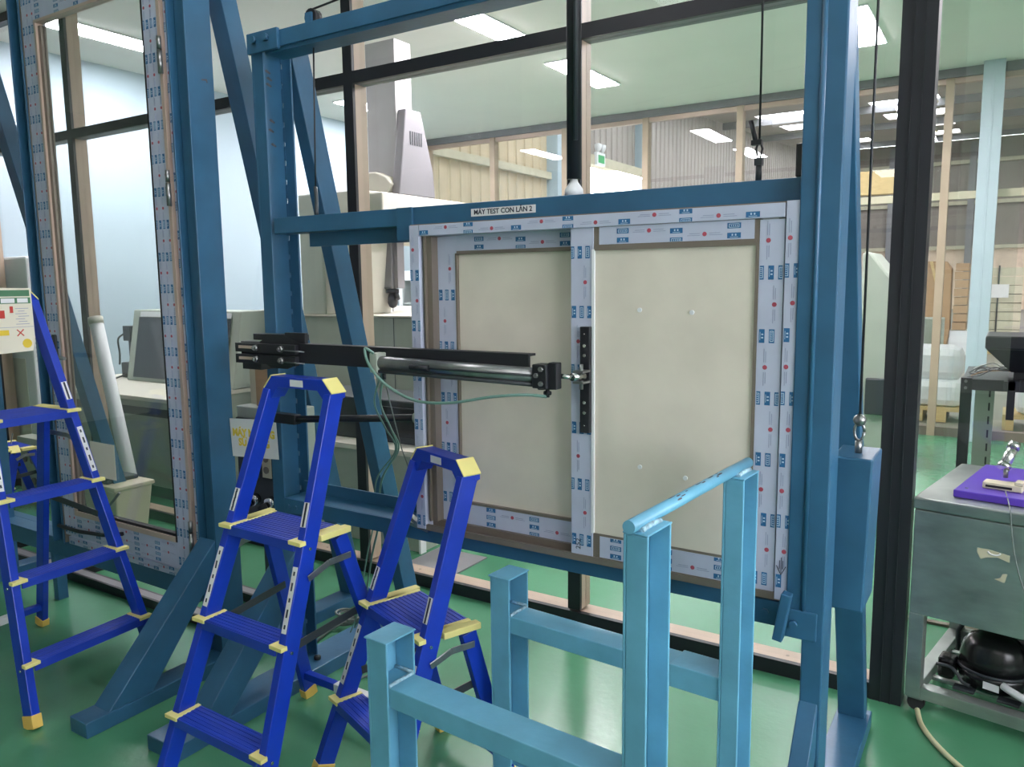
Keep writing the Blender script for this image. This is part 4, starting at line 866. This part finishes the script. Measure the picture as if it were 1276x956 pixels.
for i, (x, y_, w_, lab) in enumerate(((-.95, 9.6, .6, 'white wrapped bundle on a pallet just right of the black post'), (.12, 9.4, .8, 'white wrapped bundle at the right edge beyond the far partition'))):
    wb_ = thing('wrapped_bundle', lab, 'bundle', (x, y_, 0), 0, 'white wrapped bundles')
    MB().box(x, x+w_, y_, y_+.5, .16, .46).build('lower_roll', 'wrap', wb_, bev=.08); MB().box(x+.03, x+w_-.02, y_+.03, y_+.47, .44, .82).build('upper_roll', 'wrap', wb_, bev=.1)
    pl_ = MB().box(x-.1, x+w_+.1, y_-.03, y_+.55, .12, .16).build('pallet_deck', 'timber', wb_)
    for q in range(4): MB().box(x-.1+q*(w_+.08)/3, x-.0+q*(w_+.08)/3, y_-.03, y_+.55, .0, .12).build('pallet_block', 'timber', pl_)
eq = thing('equipment_case', 'grey equipment box on black drawers beyond the far partition', 'equipment', (-1.1, 12.4, 0))
MB().box(-1.5, -.85, 12.3, 12.8, .0, .55).build('black_drawers', 'black', eq, bev=.01); MB().box(-1.5, -.75, 12.3, 12.8, .56, 1.0).build('grey_case', 'mgreen', eq, bev=.01); MB().box(-.87, -.76, 12.285, 12.3, .65, .85).build('socket', 'dark', eq)
for z in (.15, .35): MB().box(-1.35, -1.0, 12.285, 12.3, z, z+.06).build('drawer_label', 'sticker', eq)
gm = thing('machine_casing', 'pale green slanted machine casing left of the black corner post', 'machine', (-.75, 7.0, 0))
MB().prism([(-1.02, 0), (-.66, 0), (-.66, 1.38), (-.96, 1.77), (-1.02, 1.77)], 'y', 6.95, 7.6).build('casing', 'mgreen', gm, bev=.02)
MB().box(-.95, -.80, 6.90, 6.95, .45, .75).build('control_box', 'dark', gm, bev=.01)
crn = thing('crane_beam', 'yellow overhead beam with dark lettering far across the hall', 'beam', (0, 25, 3))
MB().box(-5.2, -2.4, 24.8, 25.2, 3.95, 4.6).build('girder', 'timber', crn)
for (x, y_, z_, lb_) in ((-1.9, 21.07, 5.6, 'nearer bell-shaped lamp added under the roof to brighten the hall'), (-2.2, 25.27, 5.6, 'farther bell-shaped lamp added under the roof to brighten the hall')):
    hb = thing('hall_fill_lamp', lb_, 'lamp', (x, y_, z_), 0, 'added hall lamps')  # both lamps are added to brighten the dim hall
    MB().lathe([(.28, 0), (.24, .06), (.08, .28), (.06, .36)], (x, y_, z_), 16).build('shade', 'bucket', hb); MB().tube([(x, y_, z_+.36), (x, y_, RZ(y_)-.24)], .015, 6).build('rod', 'dark', hb)
    MB().disc((x, y_, z_-.005), .22, 'z', 14, .004).build('bulb', 'hoth', hb)
